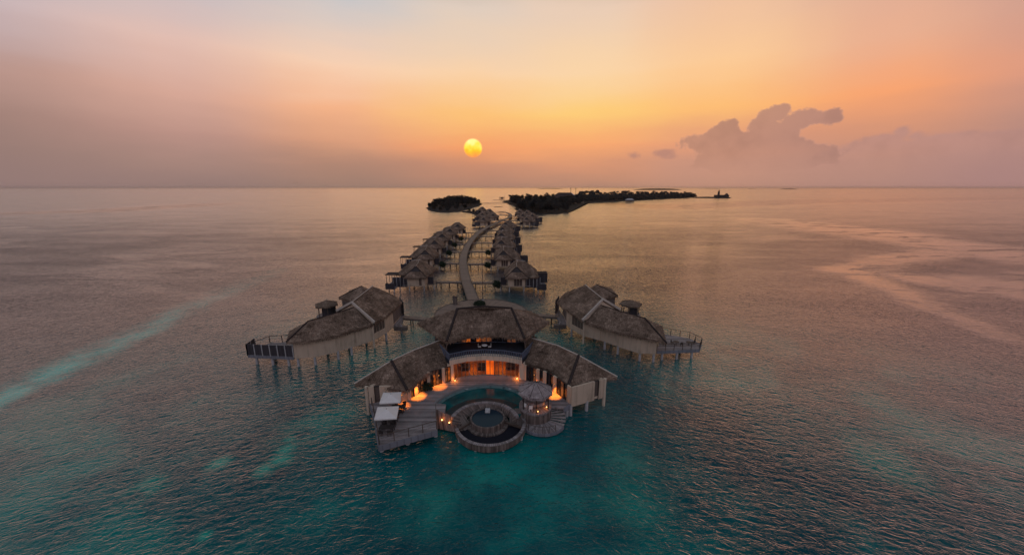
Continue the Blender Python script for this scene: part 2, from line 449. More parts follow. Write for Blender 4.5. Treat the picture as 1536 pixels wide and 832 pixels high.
    res = t.mix(t.m('MULTIPLY', c2, .7), res, (*s2l((176, 130, 118)), 1))
    # the sun, mottled by thin cloud
    a, e = R(SUN_AZ), R(SUN_EL)
    sd = Vector((math.sin(a) * math.cos(e), math.cos(a) * math.cos(e), math.sin(e)))
    dt = t.vm('DOT_PRODUCT', tc, tuple(sd)).outputs['Value']
    ang = t.m('MULTIPLY', t.m('ARCCOSINE', dt), 57.29578)
    disc = t.ss(ang, 1.42, 1.12)
    halo = t.m('MULTIPLY', t.m('POWER', 2.718, t.m('MULTIPLY', ang, -.32)), .16)
    res = t.mix(halo, res, (*s2l((255, 150, 80)), 1))
    v = t.m('ADD', t.m('DIVIDE', t.m('SUBTRACT', el, SUN_EL), 2.6), t.m('MULTIPLY', t.m('SUBTRACT', t.noise(tc, 45, 2).outputs[0], .5), .9))
    scol = t.ramp(t.m('ADD', v, .5), [(.1, (1.15, .36, .05)), (.4, (1.3, .62, .03)), (.6, (1.3, .85, .08)), (.95, (1.5, 1.1, .45))])
    res = t.mix(t.m('MULTIPLY', disc, t.ss(el, SUN_EL - 1.5, SUN_EL - .3, (.55, .98))), res, scol)
    bg = t.n('ShaderNodeBackground'); t.L(res, bg.inputs[0]); bg.inputs[1].default_value = 1.0
    o = t.n('ShaderNodeOutputWorld'); t.L(bg.outputs[0], o.inputs[0])
    w.cycles.sampling_method = 'MANUAL'; w.cycles.sample_map_resolution = 512
SKY_UP = (1.35, 1.5)
world()
a, e = R(SUN_AZ), R(SUN_EL)
sl = bpy.data.lights.new('sun', 'SUN'); sl.energy = .03; sl.angle = R(40); sl.color = (1, .55, .28)
so = bpy.data.objects.new('sun', sl); C.objects.link(so)
so.rotation_euler = Vector((math.sin(a) * math.cos(e), math.cos(a) * math.cos(e), math.sin(e))).to_track_quat('Z', 'Y').to_euler()
# ------------------------------------------------------------------ sea
def seamat():
    m, t, p = newmat('sea')
    P = t.n('ShaderNodeNewGeometry').outputs['Position']
    sp = t.n('ShaderNodeSeparateXYZ'); t.L(P, sp.inputs[0]); X, Y = sp.outputs[0], sp.outputs[1]
    dist = t.m('SQRT', t.m('ADD', t.m('MULTIPLY', X, X), t.m('MULTIPLY', Y, Y)))
    w1 = t.noise(P, .06, 6, .62).outputs['Color']
    wv = t.vm('SCALE', t.vm('SUBTRACT', w1, (.5, .5, .5)).outputs[0]); wv.inputs[3].default_value = 14
    PW = t.vm('ADD', P, wv.outputs[0]).outputs[0]
    def strip(px, width, soft, vec=PW):
        pts = [at(x, y, 0) for x, y in px]; best = None
        for a, b, wa in zip(pts, pts[1:], width):
            ab = b - a; L2 = ab.length_squared
            ap = t.vm('SUBTRACT', vec, tuple(a)).outputs[0]
            h = t.m('DIVIDE', t.vm('DOT_PRODUCT', ap, tuple(ab)).outputs['Value'], L2, clamp=True)
            sc = t.vm('SCALE', (tuple(ab))); t.L(h, sc.inputs[3])
            df = t.vm('SUBTRACT', ap, sc.outputs[0]).outputs[0]
            df = t.vm('MULTIPLY', df, (1, 1, 0)).outputs[0]
            d = t.m('DIVIDE', t.vm('LENGTH', df).outputs['Value'], wa)
            best = d if best is None else t.m('MINIMUM', best, d)
        return t.ss(best, 1 + soft, 1 - soft)
    # curved wave fronts: crests run across the view and bend round the reef
    yw = t.m('ADD', Y, t.m('MULTIPLY', t.m('MULTIPLY', X, X), .0035))
    cb = t.n('ShaderNodeCombineXYZ'); t.L(t.m('MULTIPLY', X, .5), cb.inputs[0]); t.L(yw, cb.inputs[1])
    V = cb.outputs[0]
    r1 = t.noise(V, 1.35, 3, .55, .6).outputs[0]
    r1 = t.m('POWER', t.m('SUBTRACT', 1, t.m('ABSOLUTE', t.m('SUBTRACT', t.m('MULTIPLY', r1, 2), 1))), 1.6)
    r2 = t.noise(V, .42, 2, .5, .5).outputs[0]
    r3 = t.noise(V, .09, 2, .5).outputs[0]
    r4 = t.noise(V, 4.2, 2, .5).outputs[0]
    hgt = t.m('ADD', t.m('ADD', t.m('MULTIPLY', r1, WAVE[0]), t.m('MULTIPLY', r2, WAVE[1])), t.m('ADD', t.m('MULTIPLY', r3, WAVE[2]), t.m('MULTIPLY', r4, WAVE[3])))
    # calm slicks
    sl1 = strip([(1150, 331), (1300, 349), (1420, 367), (1570, 392)], [40, 31, 25], .5)
    sl2 = strip([(1420, 378), (1340, 387), (1262, 405)], [12, 9], .6)
    sl3 = strip([(1262, 405), (1330, 428), (1420, 468), (1500, 503)], [7, 5, 4], .7)
    sl4 = strip([(1385, 418), (1450, 429)], [11], .4)
    sl7 = strip([(1495, 424), (1590, 446)], [15], .4)
    sl5 = strip([(0, 320), (150, 316), (320, 306)], [50, 60], .5)
    sl6 = strip([(800, 298), (1000, 310), (1200, 302), (1560, 296)], [60, 90, 130], .5)
    mps = t.n('ShaderNodeMapping'); mps.inputs['Scale'].default_value = (.35, 1, 1); mps.inputs['Rotation'].default_value = (0, 0, .12); t.L(P, mps.inputs[0])
    pn = t.noise(mps.outputs[0], .022, 5, .6, 1.0).outputs[0]
    patch = t.m('MULTIPLY', t.ss(pn, .50, .66), t.ss(dist, 60, 240, (0, .7)))
    calm = patch
    for s_ in (sl1, sl2, sl3, sl4, sl5, sl6, sl7): calm = t.m('MAXIMUM', calm, s_)
    fr_ = t.ss(t.noise(mps.outputs[0], .09, 6, .7, .8).outputs[0], .34, .46, (.5, 1))
    amp = t.m('SUBTRACT', 1, t.m('MULTIPLY', t.m('MULTIPLY', calm, fr_), .66))
    amp = t.m('MULTIPLY', amp, t.ss(dist, 110, 900, (1, .33)))
    gust = t.noise(mps.outputs[0], .05, 3, .5).outputs[0]
    amp = t.m('MULTIPLY', amp, t.ss(gust, .3, .7, (.75, 1.2)))
    bp = t.n('ShaderNodeBump'); bp.inputs['Distance'].default_value = 1.0; bp.inputs['Strength'].default_value = 1.0
    rip = t.m('SUBTRACT', 1, t.m('MULTIPLY', t.m('MULTIPLY', calm, fr_), .85))
    cf = t.n('ShaderNodeCombineXYZ'); t.L(t.m('MULTIPLY', X, .8), cf.inputs[0]); t.L(Y, cf.inputs[1])
    f1 = t.noise(cf.outputs[0], .30, 3, .65, .5).outputs[0]; f2 = t.noise(cf.outputs[0], .085, 4, .7, .5).outputs[0]
    far = t.m('ADD', t.m('MULTIPLY', f1, t.ss(dist, 110, 260, (0, .55))), t.m('MULTIPLY', f2, t.ss(dist, 180, 700, (0, 1.6))))
    t.L(t.m('ADD', t.m('MULTIPLY', hgt, amp), t.m('MULTIPLY', far, rip)), bp.inputs['Height'])
    # body colour: deep teal, sand showing through
    b1 = t.noise(P, .035, 4, .55, .5).outputs[0]; b2 = t.noise(P, .16, 4, .6).outputs[0]
    col = t.ramp(t.m('ADD', t.m('MULTIPLY', b1, .75), t.m('MULTIPLY', b2, .25)), [(.38, (.001, .052, .072)), (.5, (.001, .098, .108)), (.62, (.001, .23, .20))])
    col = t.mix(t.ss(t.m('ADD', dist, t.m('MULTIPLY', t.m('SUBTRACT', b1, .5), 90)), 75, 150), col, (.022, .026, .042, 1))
    sand = strip([(-60, 625), (110, 545), (230, 488), (300, 455), (380, 420), (420, 405)], [3.2, 3.4, 4.0, 4.2, 3.6], .95)
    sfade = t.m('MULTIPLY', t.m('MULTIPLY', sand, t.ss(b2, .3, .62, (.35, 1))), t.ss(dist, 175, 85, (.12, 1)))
    col = t.mix(t.m('MULTIPLY', sfade, .95), col, (.004, .62, .52, 1))
    em = None
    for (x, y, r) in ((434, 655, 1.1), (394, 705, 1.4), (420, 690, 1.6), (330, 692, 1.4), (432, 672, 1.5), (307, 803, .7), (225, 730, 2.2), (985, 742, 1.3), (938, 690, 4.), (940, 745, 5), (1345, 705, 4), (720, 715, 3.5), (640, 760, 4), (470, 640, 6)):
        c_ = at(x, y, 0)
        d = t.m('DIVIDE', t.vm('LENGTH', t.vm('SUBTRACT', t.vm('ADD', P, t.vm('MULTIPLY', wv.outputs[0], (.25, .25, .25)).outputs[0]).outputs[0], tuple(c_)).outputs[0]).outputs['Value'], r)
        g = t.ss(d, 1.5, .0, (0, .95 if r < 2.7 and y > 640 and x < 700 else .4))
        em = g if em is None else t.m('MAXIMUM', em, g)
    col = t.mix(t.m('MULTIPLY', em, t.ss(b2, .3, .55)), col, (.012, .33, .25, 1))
    # light scattered back by the water body, under a mirror layer that follows the wave facets
    m.node_tree.nodes.remove(p)
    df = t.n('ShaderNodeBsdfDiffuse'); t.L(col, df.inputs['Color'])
    gl = t.n('ShaderNodeBsdfGlossy'); gl.inputs['Color'].default_value = (1, .96, .88, 1); t.L(bp.outputs[0], gl.inputs['Normal'])
    t.L(t.ss(dist, 60, 500, (.03, .17)), gl.inputs['Roughness'])
    fr = t.n('ShaderNodeFresnel'); fr.inputs['IOR'].default_value = 1.34; t.L(bp.outputs[0], fr.inputs['Normal'])
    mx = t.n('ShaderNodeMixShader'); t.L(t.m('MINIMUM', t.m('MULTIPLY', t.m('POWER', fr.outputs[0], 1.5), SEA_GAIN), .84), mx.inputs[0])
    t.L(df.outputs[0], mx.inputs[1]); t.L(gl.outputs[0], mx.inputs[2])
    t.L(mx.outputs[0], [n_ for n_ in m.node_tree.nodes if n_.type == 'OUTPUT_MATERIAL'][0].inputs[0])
    return m
WAVE = (.15, .08, .22, .035); SEA_GAIN = 3.9
seamat()
b = MB()
S = 30000
b.face([(-S, -600, 0), (S, -600, 0), (S, S, 0), (-S, S, 0)])
sea = b.build('water', 'sea'); sea['kind'] = 'structure'
# ------------------------------------------------------------------ generic parts
def piles(pts, z1, parent, r=.16, mat='concrete', z0=-1.5, name='pile', cap=0):
    for p in pts:
        m_ = MB().tube((p[0], p[1], z0), (p[0], p[1], z1), r, r * .92, 8)
        if cap: m_.box((p[0], p[1], z1 - .12), (r * 3, r * 3, .24))
        m_.build(name, mat, parent)
def roofset(name, faces, eaves, parent, mat='thatch', dens=8, cell=.8, rough=.12, caps=(), cap_mat='cap_dark', cw=.28, per=8, fr=.6):
    m_ = MB()
    for f_ in faces: m_.thatch(f_, dens, cell, rough)
    for a_, b_ in eaves: m_.fringe(a_, b_, fr, per=per)
    o = m_.build(name, mat, parent)
    for cp in caps:
        pts, mt = cp[0], cp[1]; w_ = cp[2] if len(cp) > 2 else cw
        k = MB()
        for p_, q_ in zip(pts, pts[1:]):
            k.tube(Vector(p_) + UP * .05, Vector(q_) + UP * .05, w_ * .55, w_ * .55, 6)
        k.build('ridge_cap', mt, o)
    return o
def railing(parent, pts, z, h=1.1, step=1.8, mat='rail_dark', cables=3, r=.035, infill=None, name='railing'):
    m_ = MB()
    for a_, b_ in zip(pts, pts[1:]):
        a_, b_ = Vector((a_[0], a_[1], z)), Vector((b_[0], b_[1], z)); L = (b_ - a_).length; n = max(1, round(L / step))
        for i in range(n + 1):
            p = a_.lerp(b_, i / n); m_.tube(p, p + UP * h, r * 1.5, r * 1.5, 5)
        for k in range(cables):
            zz = h * (1 - k / cables); m_.beam(a_ + UP * zz, b_ + UP * zz, r * (1.6 if k == 0 else .5), r * (1.6 if k == 0 else .5))
    return m_.build(name, mat, parent)
# ------------------------------------------------------------------ MAIN VILLA
F0 = 2.0
def ctr(*pts):
    v = Vector((0, 0, 0))
    for p in pts: v += Vector(p)
    v /= len(pts); v.z = 0; return v
A2 = lambda x, y, h=F0: at(x, y, h)
villa = thing('overwater_villa', 'largest thatched villa in front, with two curved wings, a pool and orange lit doors', 'villa', (-4, 58, 0))
facL, facM1, facM, facM2, facR = A2(681, 568), A2(704, 563.5), A2(729, 562), A2(754, 563), A2(779, 566)
icL, icR = A2(611, 601), A2(856.3, 605)
otL, otR = A2(555, 603.5), A2(903.5, 591.5)
fjL, fjR = A2(676, 571), A2(785, 568)
fmL, fmR = A2(641, 581), A2(825, 582)
# pool arc
pool_out = [A2(650, 604), A2(656, 598.5), A2(665, 592), A2(680, 584.5), A2(696, 579), A2(716, 575), A2(736, 573.6), A2(758, 575.6), A2(778, 582), A2(793, 591), A2(800, 600)]
def arcpts(c, r, a0, a1, n): return [Vector((c[0] + r * math.cos(a0 + (a1 - a0) * i / n), c[1] + r * math.sin(a0 + (a1 - a0) * i / n), 0)) for i in range(n + 1)]
A = Vector((-3.9, 46.4, 0)); AR = 5.0           # raised rim arc
TB = Vector((-3.55, 48.0, 0)); TR = 2.3         # round plunge pool
B = Vector((-3.1, 47.3, 0)); BR = 5.05          # low outer ring
G = at(803, 607, 2.3); G.z = 0                  # bar deck centre
deckpoly = [A2(568, 668), A2(656, 644), A2(654, 613), A2(667, 620), A2(669, 606)] + pool_out + [A2(812, 609), A2(845, 611), icR, fmR, fjR, facR, facM2, facM, facM1, facL, fjL, fmL, icL, otL, A2(562, 628)]
MB().prism(deckpoly, F0 - .28, F0, ang=R(90)).build('sun_deck', 'deck', villa)
for p, q in ((A2(568, 668), A2(656, 644)), (A2(562, 628), A2(568, 668)), (otL, A2(562, 628)), (A2(845, 611), icR)):
    d = (q - p).normalized(); n_ = Vector((d.y, -d.x, 0)) * .06
    MB().beam(p + n_ - UP * .42, q + n_ - UP * .42, .1, .8).build('deck_fascia', 'fascia', villa)
piles([A2(572, 666, 1), A2(611, 656, 1), A2(653, 644.5, 1), A2(568, 645, 1), A2(600, 632, 1), A2(640, 628, 1), A2(850.6, 606, 2), A2(835, 605, 1)], F0 - .3, villa, .3, 'concrete')
# house floor slab
bkL = fjL + (otL - icL) * .9; bkR = fjR + (otR - icR) * .9
slabL = [otL, icL, fmL, fjL, bkL]; slabR = [icR, otR, bkR, fjR, fmR]
sl_ = MB(); sl_.prism(slabL, F0 - .5, F0 - .004); sl_.prism(slabR, F0 - .5, F0 - .004)
sl_.prism([facL, facM1, facM, facM2, facR, bkR, Vector((0, 70, 0)), Vector((-9, 70, 0)), bkL], F0 - .6, F0 - .008)
sl_.build('floor_slab', 'stucco', villa)
# wings walls
def seg(p, q, u): return p.lerp(q, u)
def bays(name, p, q, z0, z1, n, kinds, parent, matw='stucco', fr='dark_wood'):
    """a facade from p to q of n bays; each 's' stucco, 'g' dark glass, 'l' lit, 'b' bright, 'd' dim"""
    frm = MB(); d = (q - p).normalized(); nrm = Vector((d.y, -d.x, 0))
    for i in range(n):
        a_, b_ = seg(p, q, i / n), seg(p, q, (i + 1) / n); k = kinds[i % len(kinds)]
        if k == 's': MB().wall(a_, b_, z0, z1, .3).build('wall_panel', matw, parent)
        else:
            off = nrm * -.08
            g_ = MB().wall(a_ + d * .05 + off, b_ - d * .05 + off, z0 + .12, z1 - .12, .06)
            g_.build('window_pane' if k == 'g' else 'lit_pane', {'g': 'glass_dark', 'l': 'window_lit', 'b': 'window_bright', 'd': 'window_dim', 'h': 'shutter', 't': 'glass_clear'}[k], parent)
            frm.wall(a_ - d * .05, a_ + d * .05, z0, z1, .16); frm.wall(b_ - d * .05, b_ + d * .05, z0, z1, .16)
            frm.wall(a_, b_, z1 - .12, z1, .12); frm.wall(a_, b_, z0, z0 + .12, .12)
    if frm.v: frm.build('window_frame', fr, parent)
wt = 4.75
bays('w', fmL, fjL, F0, wt, 8, 'sgldgsdl', villa); bays('w', icL, fmL, F0, wt, 6, 'sgsddg', villa)
bays('w', fjR, fmR, F0, wt, 8, 'sggdsgsg', villa); bays('w', fmR, icR, F0, wt, 6, 'gsgdgs', villa)
bays('w', otL, icL, F0 - .5, wt, 7, 'shsssss', villa); bays('w', icR, otR, F0 - .5, wt, 7, 'ssssshs', villa)
wb = MB(); wb.wall(otL, bkL, F0 - .5, wt, .3); wb.wall(otR, bkR, F0 - .5, wt, .3); wb.wall(bkL, Vector((-9, 70, 0)), F0, 5, .3); wb.wall(bkR, Vector((0, 70, 0)), F0, 5, .3); wb.wall(Vector((-9, 70, 0)), Vector((0, 70, 0)), F0, 5, .3)
wb.build('rear_wall', 'stucco', villa)
d_ = (icL - otL).normalized(); e_ = (icR - otR).normalized()
for p_ in (otL - d_ * .35, otR - e_ * .35):
    MB().tube((p_.x, p_.y, -1.5), (p_.x, p_.y, wt), .26, .24, 10).build('corner_column', 'stucco_light', villa)
piles([icL, fmL, fmR, icR, seg(otR, icR, .5), bkL, bkR, Vector((-9, 69, 0)), Vector((0, 69, 0)), A2(645, 590), A2(700, 580), A2(765, 580)], F0 - .3, villa, .28)
# wing roofs
KL, KR = at(587, 541, 7.5), at(868, 533, 7.5)
KmL, KmR = at(620, 525.5, 7.5), at(836, 518, 7.5)
R0L, R0R = at(664, 509, 7.4), at(790, 505, 7.4)
TL, TRR = at(532, 575, 4.55), at(926, 565, 4.55)
E1L, E1R = at(611, 585, 4.45), at(852, 579, 4.45)
EmL, EmR = at(641, 561, 4.5), at(823, 553, 4.5)
E2L, E2R = at(677, 547, 4.6), at(784, 543, 4.6)
for K_, Km, R0_, T_, E1, Em, E2 in ((KL, KmL, R0L, TL, E1L, EmL, E2L), (KR, KmR, R0R, TRR, E1R, EmR, E2R)):
    Bm = Km + (Km - Em) * Vector((1, 1, 0)); Bm.z = 4.55
    B2 = R0_ + (R0_ - E2) * .9; B2.z = 4.55
    roofset('wing_roof', [(T_, E1, K_), (E1, Em, Km, K_), (Em, E2, R0_, Km), (T_, Bm, Km, K_), (Bm, B2, R0_, Km)],
            [(T_, E1), (E1, Em), (Em, E2), (Bm, T_), (B2, Bm)], villa, dens=14,
            caps=[([T_, K_, Km, R0_], 'cap_pale', .2), ([K_, E1], 'cap_dark', .42)])
# centre ground floor, a real lit room behind clear glass
cl = 5.0
dv = Vector((0, 4.6, 0))
fl_ = [facL, facM1, facM, facM2, facR]
MB().prism(fl_ + [p + dv for p in fl_[::-1]], F0 - .003, F0 + .02).build('interior_floor', 'room_floor', villa)
rw_ = MB()
for a_, b_ in zip(fl_, fl_[1:]): rw_.wall(a_ + dv, b_ + dv, F0, cl + .1, .15)
rw_.build('interior_wall', 'room_wall', villa)
for p_ in (facL, facR): MB().wall(p_, p_ + dv, F0, cl + .1, .15).build('interior_wall', 'room_wall', villa)
for k_, (u, lab) in enumerate(((.14, 'left'), (.42, 'middle'), (.86, 'right'))):
    c_ = facL.lerp(facR, u) + Vector((0, 3.2, 0)); so_ = thing('lounge_sofa', f'dark sofa inside the lit room, {lab} of the three behind the glass doors', 'sofa', (c_.x, c_.y, F0 + .02), 'dark sofas in the lit room')
    MB().box((c_.x, c_.y, F0 + .32), (1.7, .8, .55)).build('seat', 'dark_wood', so_); MB().box((c_.x, c_.y + .42, F0 + .65), (1.7, .2, .9)).build('backrest', 'dark_wood', so_)
for u, lab in ((.25, 'left'), (.72, 'right')):
    c_ = facL.lerp(facR, u) + Vector((0, 3.3, 0)); lp_ = thing('pendant_lamp', f'{lab} pendant lamp hanging in the lit room behind the doors', 'lamp', (c_.x, c_.y, 3.9), 'pendant lamps in the lit room')
    MB().tube((c_.x, c_.y, 3.9), (c_.x, c_.y, 4.2), .2, .12, 10).build('shade', 'lamp_glow', lp_); MB().tube((c_.x, c_.y, 4.2), (c_.x, c_.y, 5.05), .02, .02, 5).build('cord', 'metal', lp_)
    lamp('lamp_light', (c_.x, c_.y - .1, 3.75), 170, lp_, .15)
bays('d', facL, facM1, F0, cl, 4, 'tttt', villa, fr='frame_grey'); bays('d', facM1, facM, F0, cl, 4, 'tttt', villa, fr='frame_grey')
bays('d', facM, facM2, F0, cl, 4, 'bbtt', villa, fr='frame_grey'); bays('d', facM2, facR, F0, cl, 4, 'tttt', villa, fr='frame_grey')
for p_, s_ in ((facL, -1), (facR, 1)):
    MB().box((p_.x + s_ * .45, p_.y - .2, (F0 + 5.05) / 2), (.95, .9, 5.05 - F0)).build('column', 'stucco_light', villa)
lint = MB()
LP = [at(674, 541, 5.85), at(700, 535.5, 5.85), at(728, 533.5, 5.85), at(757, 535.3, 5.85), at(783, 540, 5.85)]
up = [at(673, 541, 5.85)] + LP[1:-1] + [at(784, 540, 5.85)]
mid_ = ctr(*LP)
bkp = [Vector((p.x, p.y + 1.0, p.z)) for p in LP]
lint.prism(LP + bkp[::-1], 5.05, 5.85); lint.build('lintel', 'stucco_light', villa)
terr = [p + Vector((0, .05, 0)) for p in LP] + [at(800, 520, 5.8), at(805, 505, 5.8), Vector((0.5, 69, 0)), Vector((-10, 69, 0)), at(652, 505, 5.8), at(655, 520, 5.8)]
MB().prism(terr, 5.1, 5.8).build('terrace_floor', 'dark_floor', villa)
rl = [at(655, 521, 5.85)] + LP + [at(800, 521, 5.85)]
m_ = MB()
for a_, b_ in zip(rl, rl[1:]):
    L = (b_ - a_).length; n = int(L / .3)
    for i in range(n):
        p = a_.lerp(b_, i / n); m_.beam((p.x, p.y + .1, 5.86), (p.x, p.y + .1, 6.95), .09, .05)
    m_.beam((a_.x, a_.y + .1, 7.0), (b_.x, b_.y + .1, 7.0), .12, .1)
m_.build('balustrade', 'rail_dark', villa)
m_ = MB()
for i, (px, py) in enumerate(((671, 513), (704, 508), (750, 506), (786, 511))):
    pass
# upper floor walls, set back under the big roof
U = [at(664, 512, 5.8), at(684, 515, 5.8), at(706, 513.5, 5.8), at(730, 513, 5.8), at(754, 513.5, 5.8), at(774, 514, 5.8), at(795, 511, 5.8)]
for i, kn in enumerate(('ggg', 'gdl', 'gld', 'dgg', 'gdd', 'ggg')):
    bays('u', U[i], U[i + 1], 5.82, 8.8, 3, kn, villa, 'siding', 'rail_dark')
w_ = MB(); w_.wall(U[0], Vector((-12, 68, 0)), 5.82, 8.8, .2); w_.wall(U[-1], Vector((3, 68, 0)), 5.82, 8.8, .2); w_.wall(Vector((-12, 68, 0)), Vector((3, 68, 0)), 5.82, 8.8, .2)
w_.build('upper_wall', 'siding', villa)
# main roof
ze = 8.5
q1, q2, q3, q4 = at(670, 512, ze), at(703, 504.5, ze), at(752, 502.5, ze), at(787, 508, ze)
qm = at(728, 502.5, ze)
qb1, qb2 = at(626, 483.5, 8.7), at(824, 482, 8.7)
ra, rb_, rm = at(686, 463, 12.4), at(767, 462, 12.4), at(727, 459.5, 12.5)
back1 = Vector((-13, 74, 8.7)); back2 = Vector((4, 74.5, 8.7))
roofset('main_roof', [(q1, q2, rm, ra), (q2, qm, rm), (qm, q3, rm), (q3, q4, rb_, rm), (qb1, q1, ra), (q4, qb2, rb_), (qb1, back1, ra), (back1, back2, rb_, ra), (back2, qb2, rb_)],
        [(q1, q2), (q2, qm), (qm, q3), (q3, q4), (qb1, q1), (q4, qb2), (back1, qb1), (back2, back1), (qb2, back2)], villa, dens=16,
        caps=[([ra, q1], 'cap_dark', .42), ([rb_, q4], 'cap_dark', .42), ([ra, rm, rb_], 'cap_dark', .3)])
# brackets (Y posts) at the roof corners
for p_, q_ in ((at(668, 535, 5.8), q1), (at(789, 530, 5.8), q4), (at(655, 523, 5.8), seg(q1, qb1, .35)), (at(802, 520, 5.8), seg(q4, qb2, .35))):
    MB().tube(p_, Vector(q_) - UP * .3, .12, .12, 6).build('roof_strut', 'post_wood', villa)
# pool
rimarc = arcpts(A, AR, R(168), R(20), 24)
pp = pool_out + [Vector((1.9, 49.6, 0)), Vector((1.0, 48.2, 0))] + rimarc[::-1] + [A2(667, 620), A2(669, 606)]
pool = MB().prism(pp, .9, 1.55).build('pool', 'pool_water', villa)
cp_ = MB()
for a_, b_ in zip(pool_out, pool_out[1:]):
    d = (b_ - a_).normalized(); n_ = Vector((d.y, -d.x, 0))
    cp_.prism([a_, b_, b_ + n_ * .34, a_ + n_ * .34], 1.2, F0 + .03)
cp_.build('pool_coping', 'coping', villa)
li_ = MB()
for a_, b_ in zip(pool_out, pool_out[1:]):
    d = (b_ - a_).normalized(); n_ = Vector((d.y, -d.x, 0))
    li_.prism([a_ + n_ * .34, b_ + n_ * .34, b_ + n_ * .85, a_ + n_ * .85], 1.2, 1.66)
li_.build('pool_step', 'pool_tile', villa)
ne_ = MB(); ne_.arc(A, AR + .02, AR + 1.7, 1.2, 1.57, R(163), R(44), 24)
ne_.build('pool_ledge', 'pool_dark', villa)
# rim coping and bowl
MB().arc(A, AR - .55, AR, 1.6, F0 + .06, R(168), R(14), 40).build('pool_rim', 'deck', villa)
bw = MB()
n = 48
for i in range(n):
    t0, t1 = R(190) + (R(-10) - R(190)) * i / n, R(190) + (R(-10) - R(190)) * (i + 1) / n
    def lo(t): return Vector((TB.x + 3.5 * math.cos(t), TB.y + 2.6 * math.sin(t) - .3, .85))
    def hi(t): return Vector((A.x + (AR - .5) * math.cos(t), A.y + (AR - .5) * math.sin(t), F0 + .02))
    bw.face([lo(t1), lo(t0), hi(t0), hi(t1)], uv=[(t1 * 4.5, 0), (t0 * 4.5, 0), (t0 * 4.5, 1), (t1 * 4.5, 1)])
bw.build('bowl_wall', 'cladding', villa)
# slanted plank apron beside the sun deck and on the far side towards the bar
def quadstrip(top, bot, n=10):
    ap = MB()
    for i in range(n):
        a_, b_ = top[0].lerp(top[1], i / n), top[0].lerp(top[1], (i + 1) / n); c_, d2 = bot[0].lerp(bot[1], i / n), bot[0].lerp(bot[1], (i + 1) / n)
        u0, u1 = i / n * 3, (i + 1) / n * 3
        ap.face([c_, d2, b_, a_], uv=[(u0, 0), (u1, 0), (u1, 1), (u0, 1)])
    ap.build('plank_apron', 'cladding', villa)
quadstrip((at(654, 613, 1.98), at(677, 623, 1.98)), (at(655, 642, .35), at(689, 649, .35)))
quadstrip((at(677, 623, 1.98), at(690, 612, 1.9)), (at(689, 649, .35), at(708, 640, .7)), 6)
quadstrip((at(765, 612, 1.95), at(783, 612, 1.98)), (at(764, 638, .7), at(792, 640, .6)), 8)
# plunge pool
tb = MB(); tb.arc(TB, TR, TR + .22, .7, 1.55, 0, 2 * math.pi, 40); tb.build('plunge_pool_wall', 'cladding', villa)
MB().arc(TB, 0.01, TR, .8, 1.38, 0, 2 * math.pi, 40).build('plunge_pool_water', 'navy_water', villa)
MB().arc(TB, TR + .2, TR + .75, .45, .72, 0, 2 * math.pi, 40).build('plunge_pool_step', 'cladding', villa)
st_ = MB()
for k in range(3): st_.box((TB.x - .1, TB.y + 2.0 - k * .3, 1.62 - k * .08), (.75, .3, .1))
st_.build('plunge_pool_ladder', 'concrete', villa)
# outer ring, beams, net
MB().arc(B, BR - .3, BR, .2, 1.15, R(196), R(372), 48).build('outer_ring', 'cladding', villa)
MB().arc(B, BR - .42, BR + .04, 1.152, 1.22, R(196), R(372), 48).build('ring_walk', 'deck', villa)
MB().arc(B, 0.1, BR - .3, .42, .5, R(184), R(366), 40).build('lounging_net', 'net', villa)
bm = MB(); bm.beam((B.x - 4.6, B.y - 1.5, .95), (TB.x - 2.3, TB.y - .2, .95), .25, .3); bm.beam((B.x + 4.6, B.y - .9, .95), (TB.x + 2.4, TB.y - .2, .95), .25, .3)
bm.build('net_beam', 'post_wood', villa)
piles([(TB.x, TB.y - 2.6), (B.x + BR * math.cos(R(250)), B.y + BR * math.sin(R(250)) + .3), (B.x + BR * math.cos(R(292)), B.y + BR * math.sin(R(292)) + .3), (B.x + BR * math.cos(R(215)), B.y + BR * math.sin(R(215)) + .3), (B.x + BR * math.cos(R(330)), B.y + BR * math.sin(R(330)) + .3)], .6, villa, .22)
# bar drum, lower platform, spiral stair
MB().arc(G, .01, 2.45, 2.05, 2.3, 0, 2 * math.pi, 36).build('bar_floor', 'deck', villa)
MB().arc(G, 2.2, 2.4, .5, 2.06, 0, 2 * math.pi, 44).build('bar_wall', 'cladding', villa)
sc_ = G + Vector((.9, -.9, 0))
MB().arc(sc_, .1, 3.5, .3, .6, R(200), R(330), 26).build('landing', 'deck', villa)
for k in range(9):
    a0 = R(-32 + k * 11.5); z_ = .72 + k * .155
    MB().arc(sc_, 1.3, 3.55, z_ - .1, z_, a0, a0 + R(8), 3).build('stair_tread', 'tread', villa)
MB().arc(sc_, 3.5, 3.6, .15, .58, R(200), R(330), 26).build('landing_edge', 'fascia', villa)
piles([(sc_.x - 1, sc_.y - 2.8), (sc_.x + 2, sc_.y - 2.2), (sc_.x + 3, sc_.y)], .4, villa, .2)
# rails
e1, e2, e3, e4 = A2(569, 666.5), A2(655, 643), A2(563, 628.5), A2(558, 607)
railing(villa, [e4, e3, e1, e2], F0, 1.25, 1.75, 'post_wood', 3, .045)
railing(villa, [A2(655, 643), A2(654, 615)], F0, 1.1, 1.8, 'post_wood', 3, .035)
railing(villa, arcpts(sc_, 3.45, R(200), R(300), 6), .6, 1.0, 1.8, 'post_wood', 2, .03, name='stair_rail')
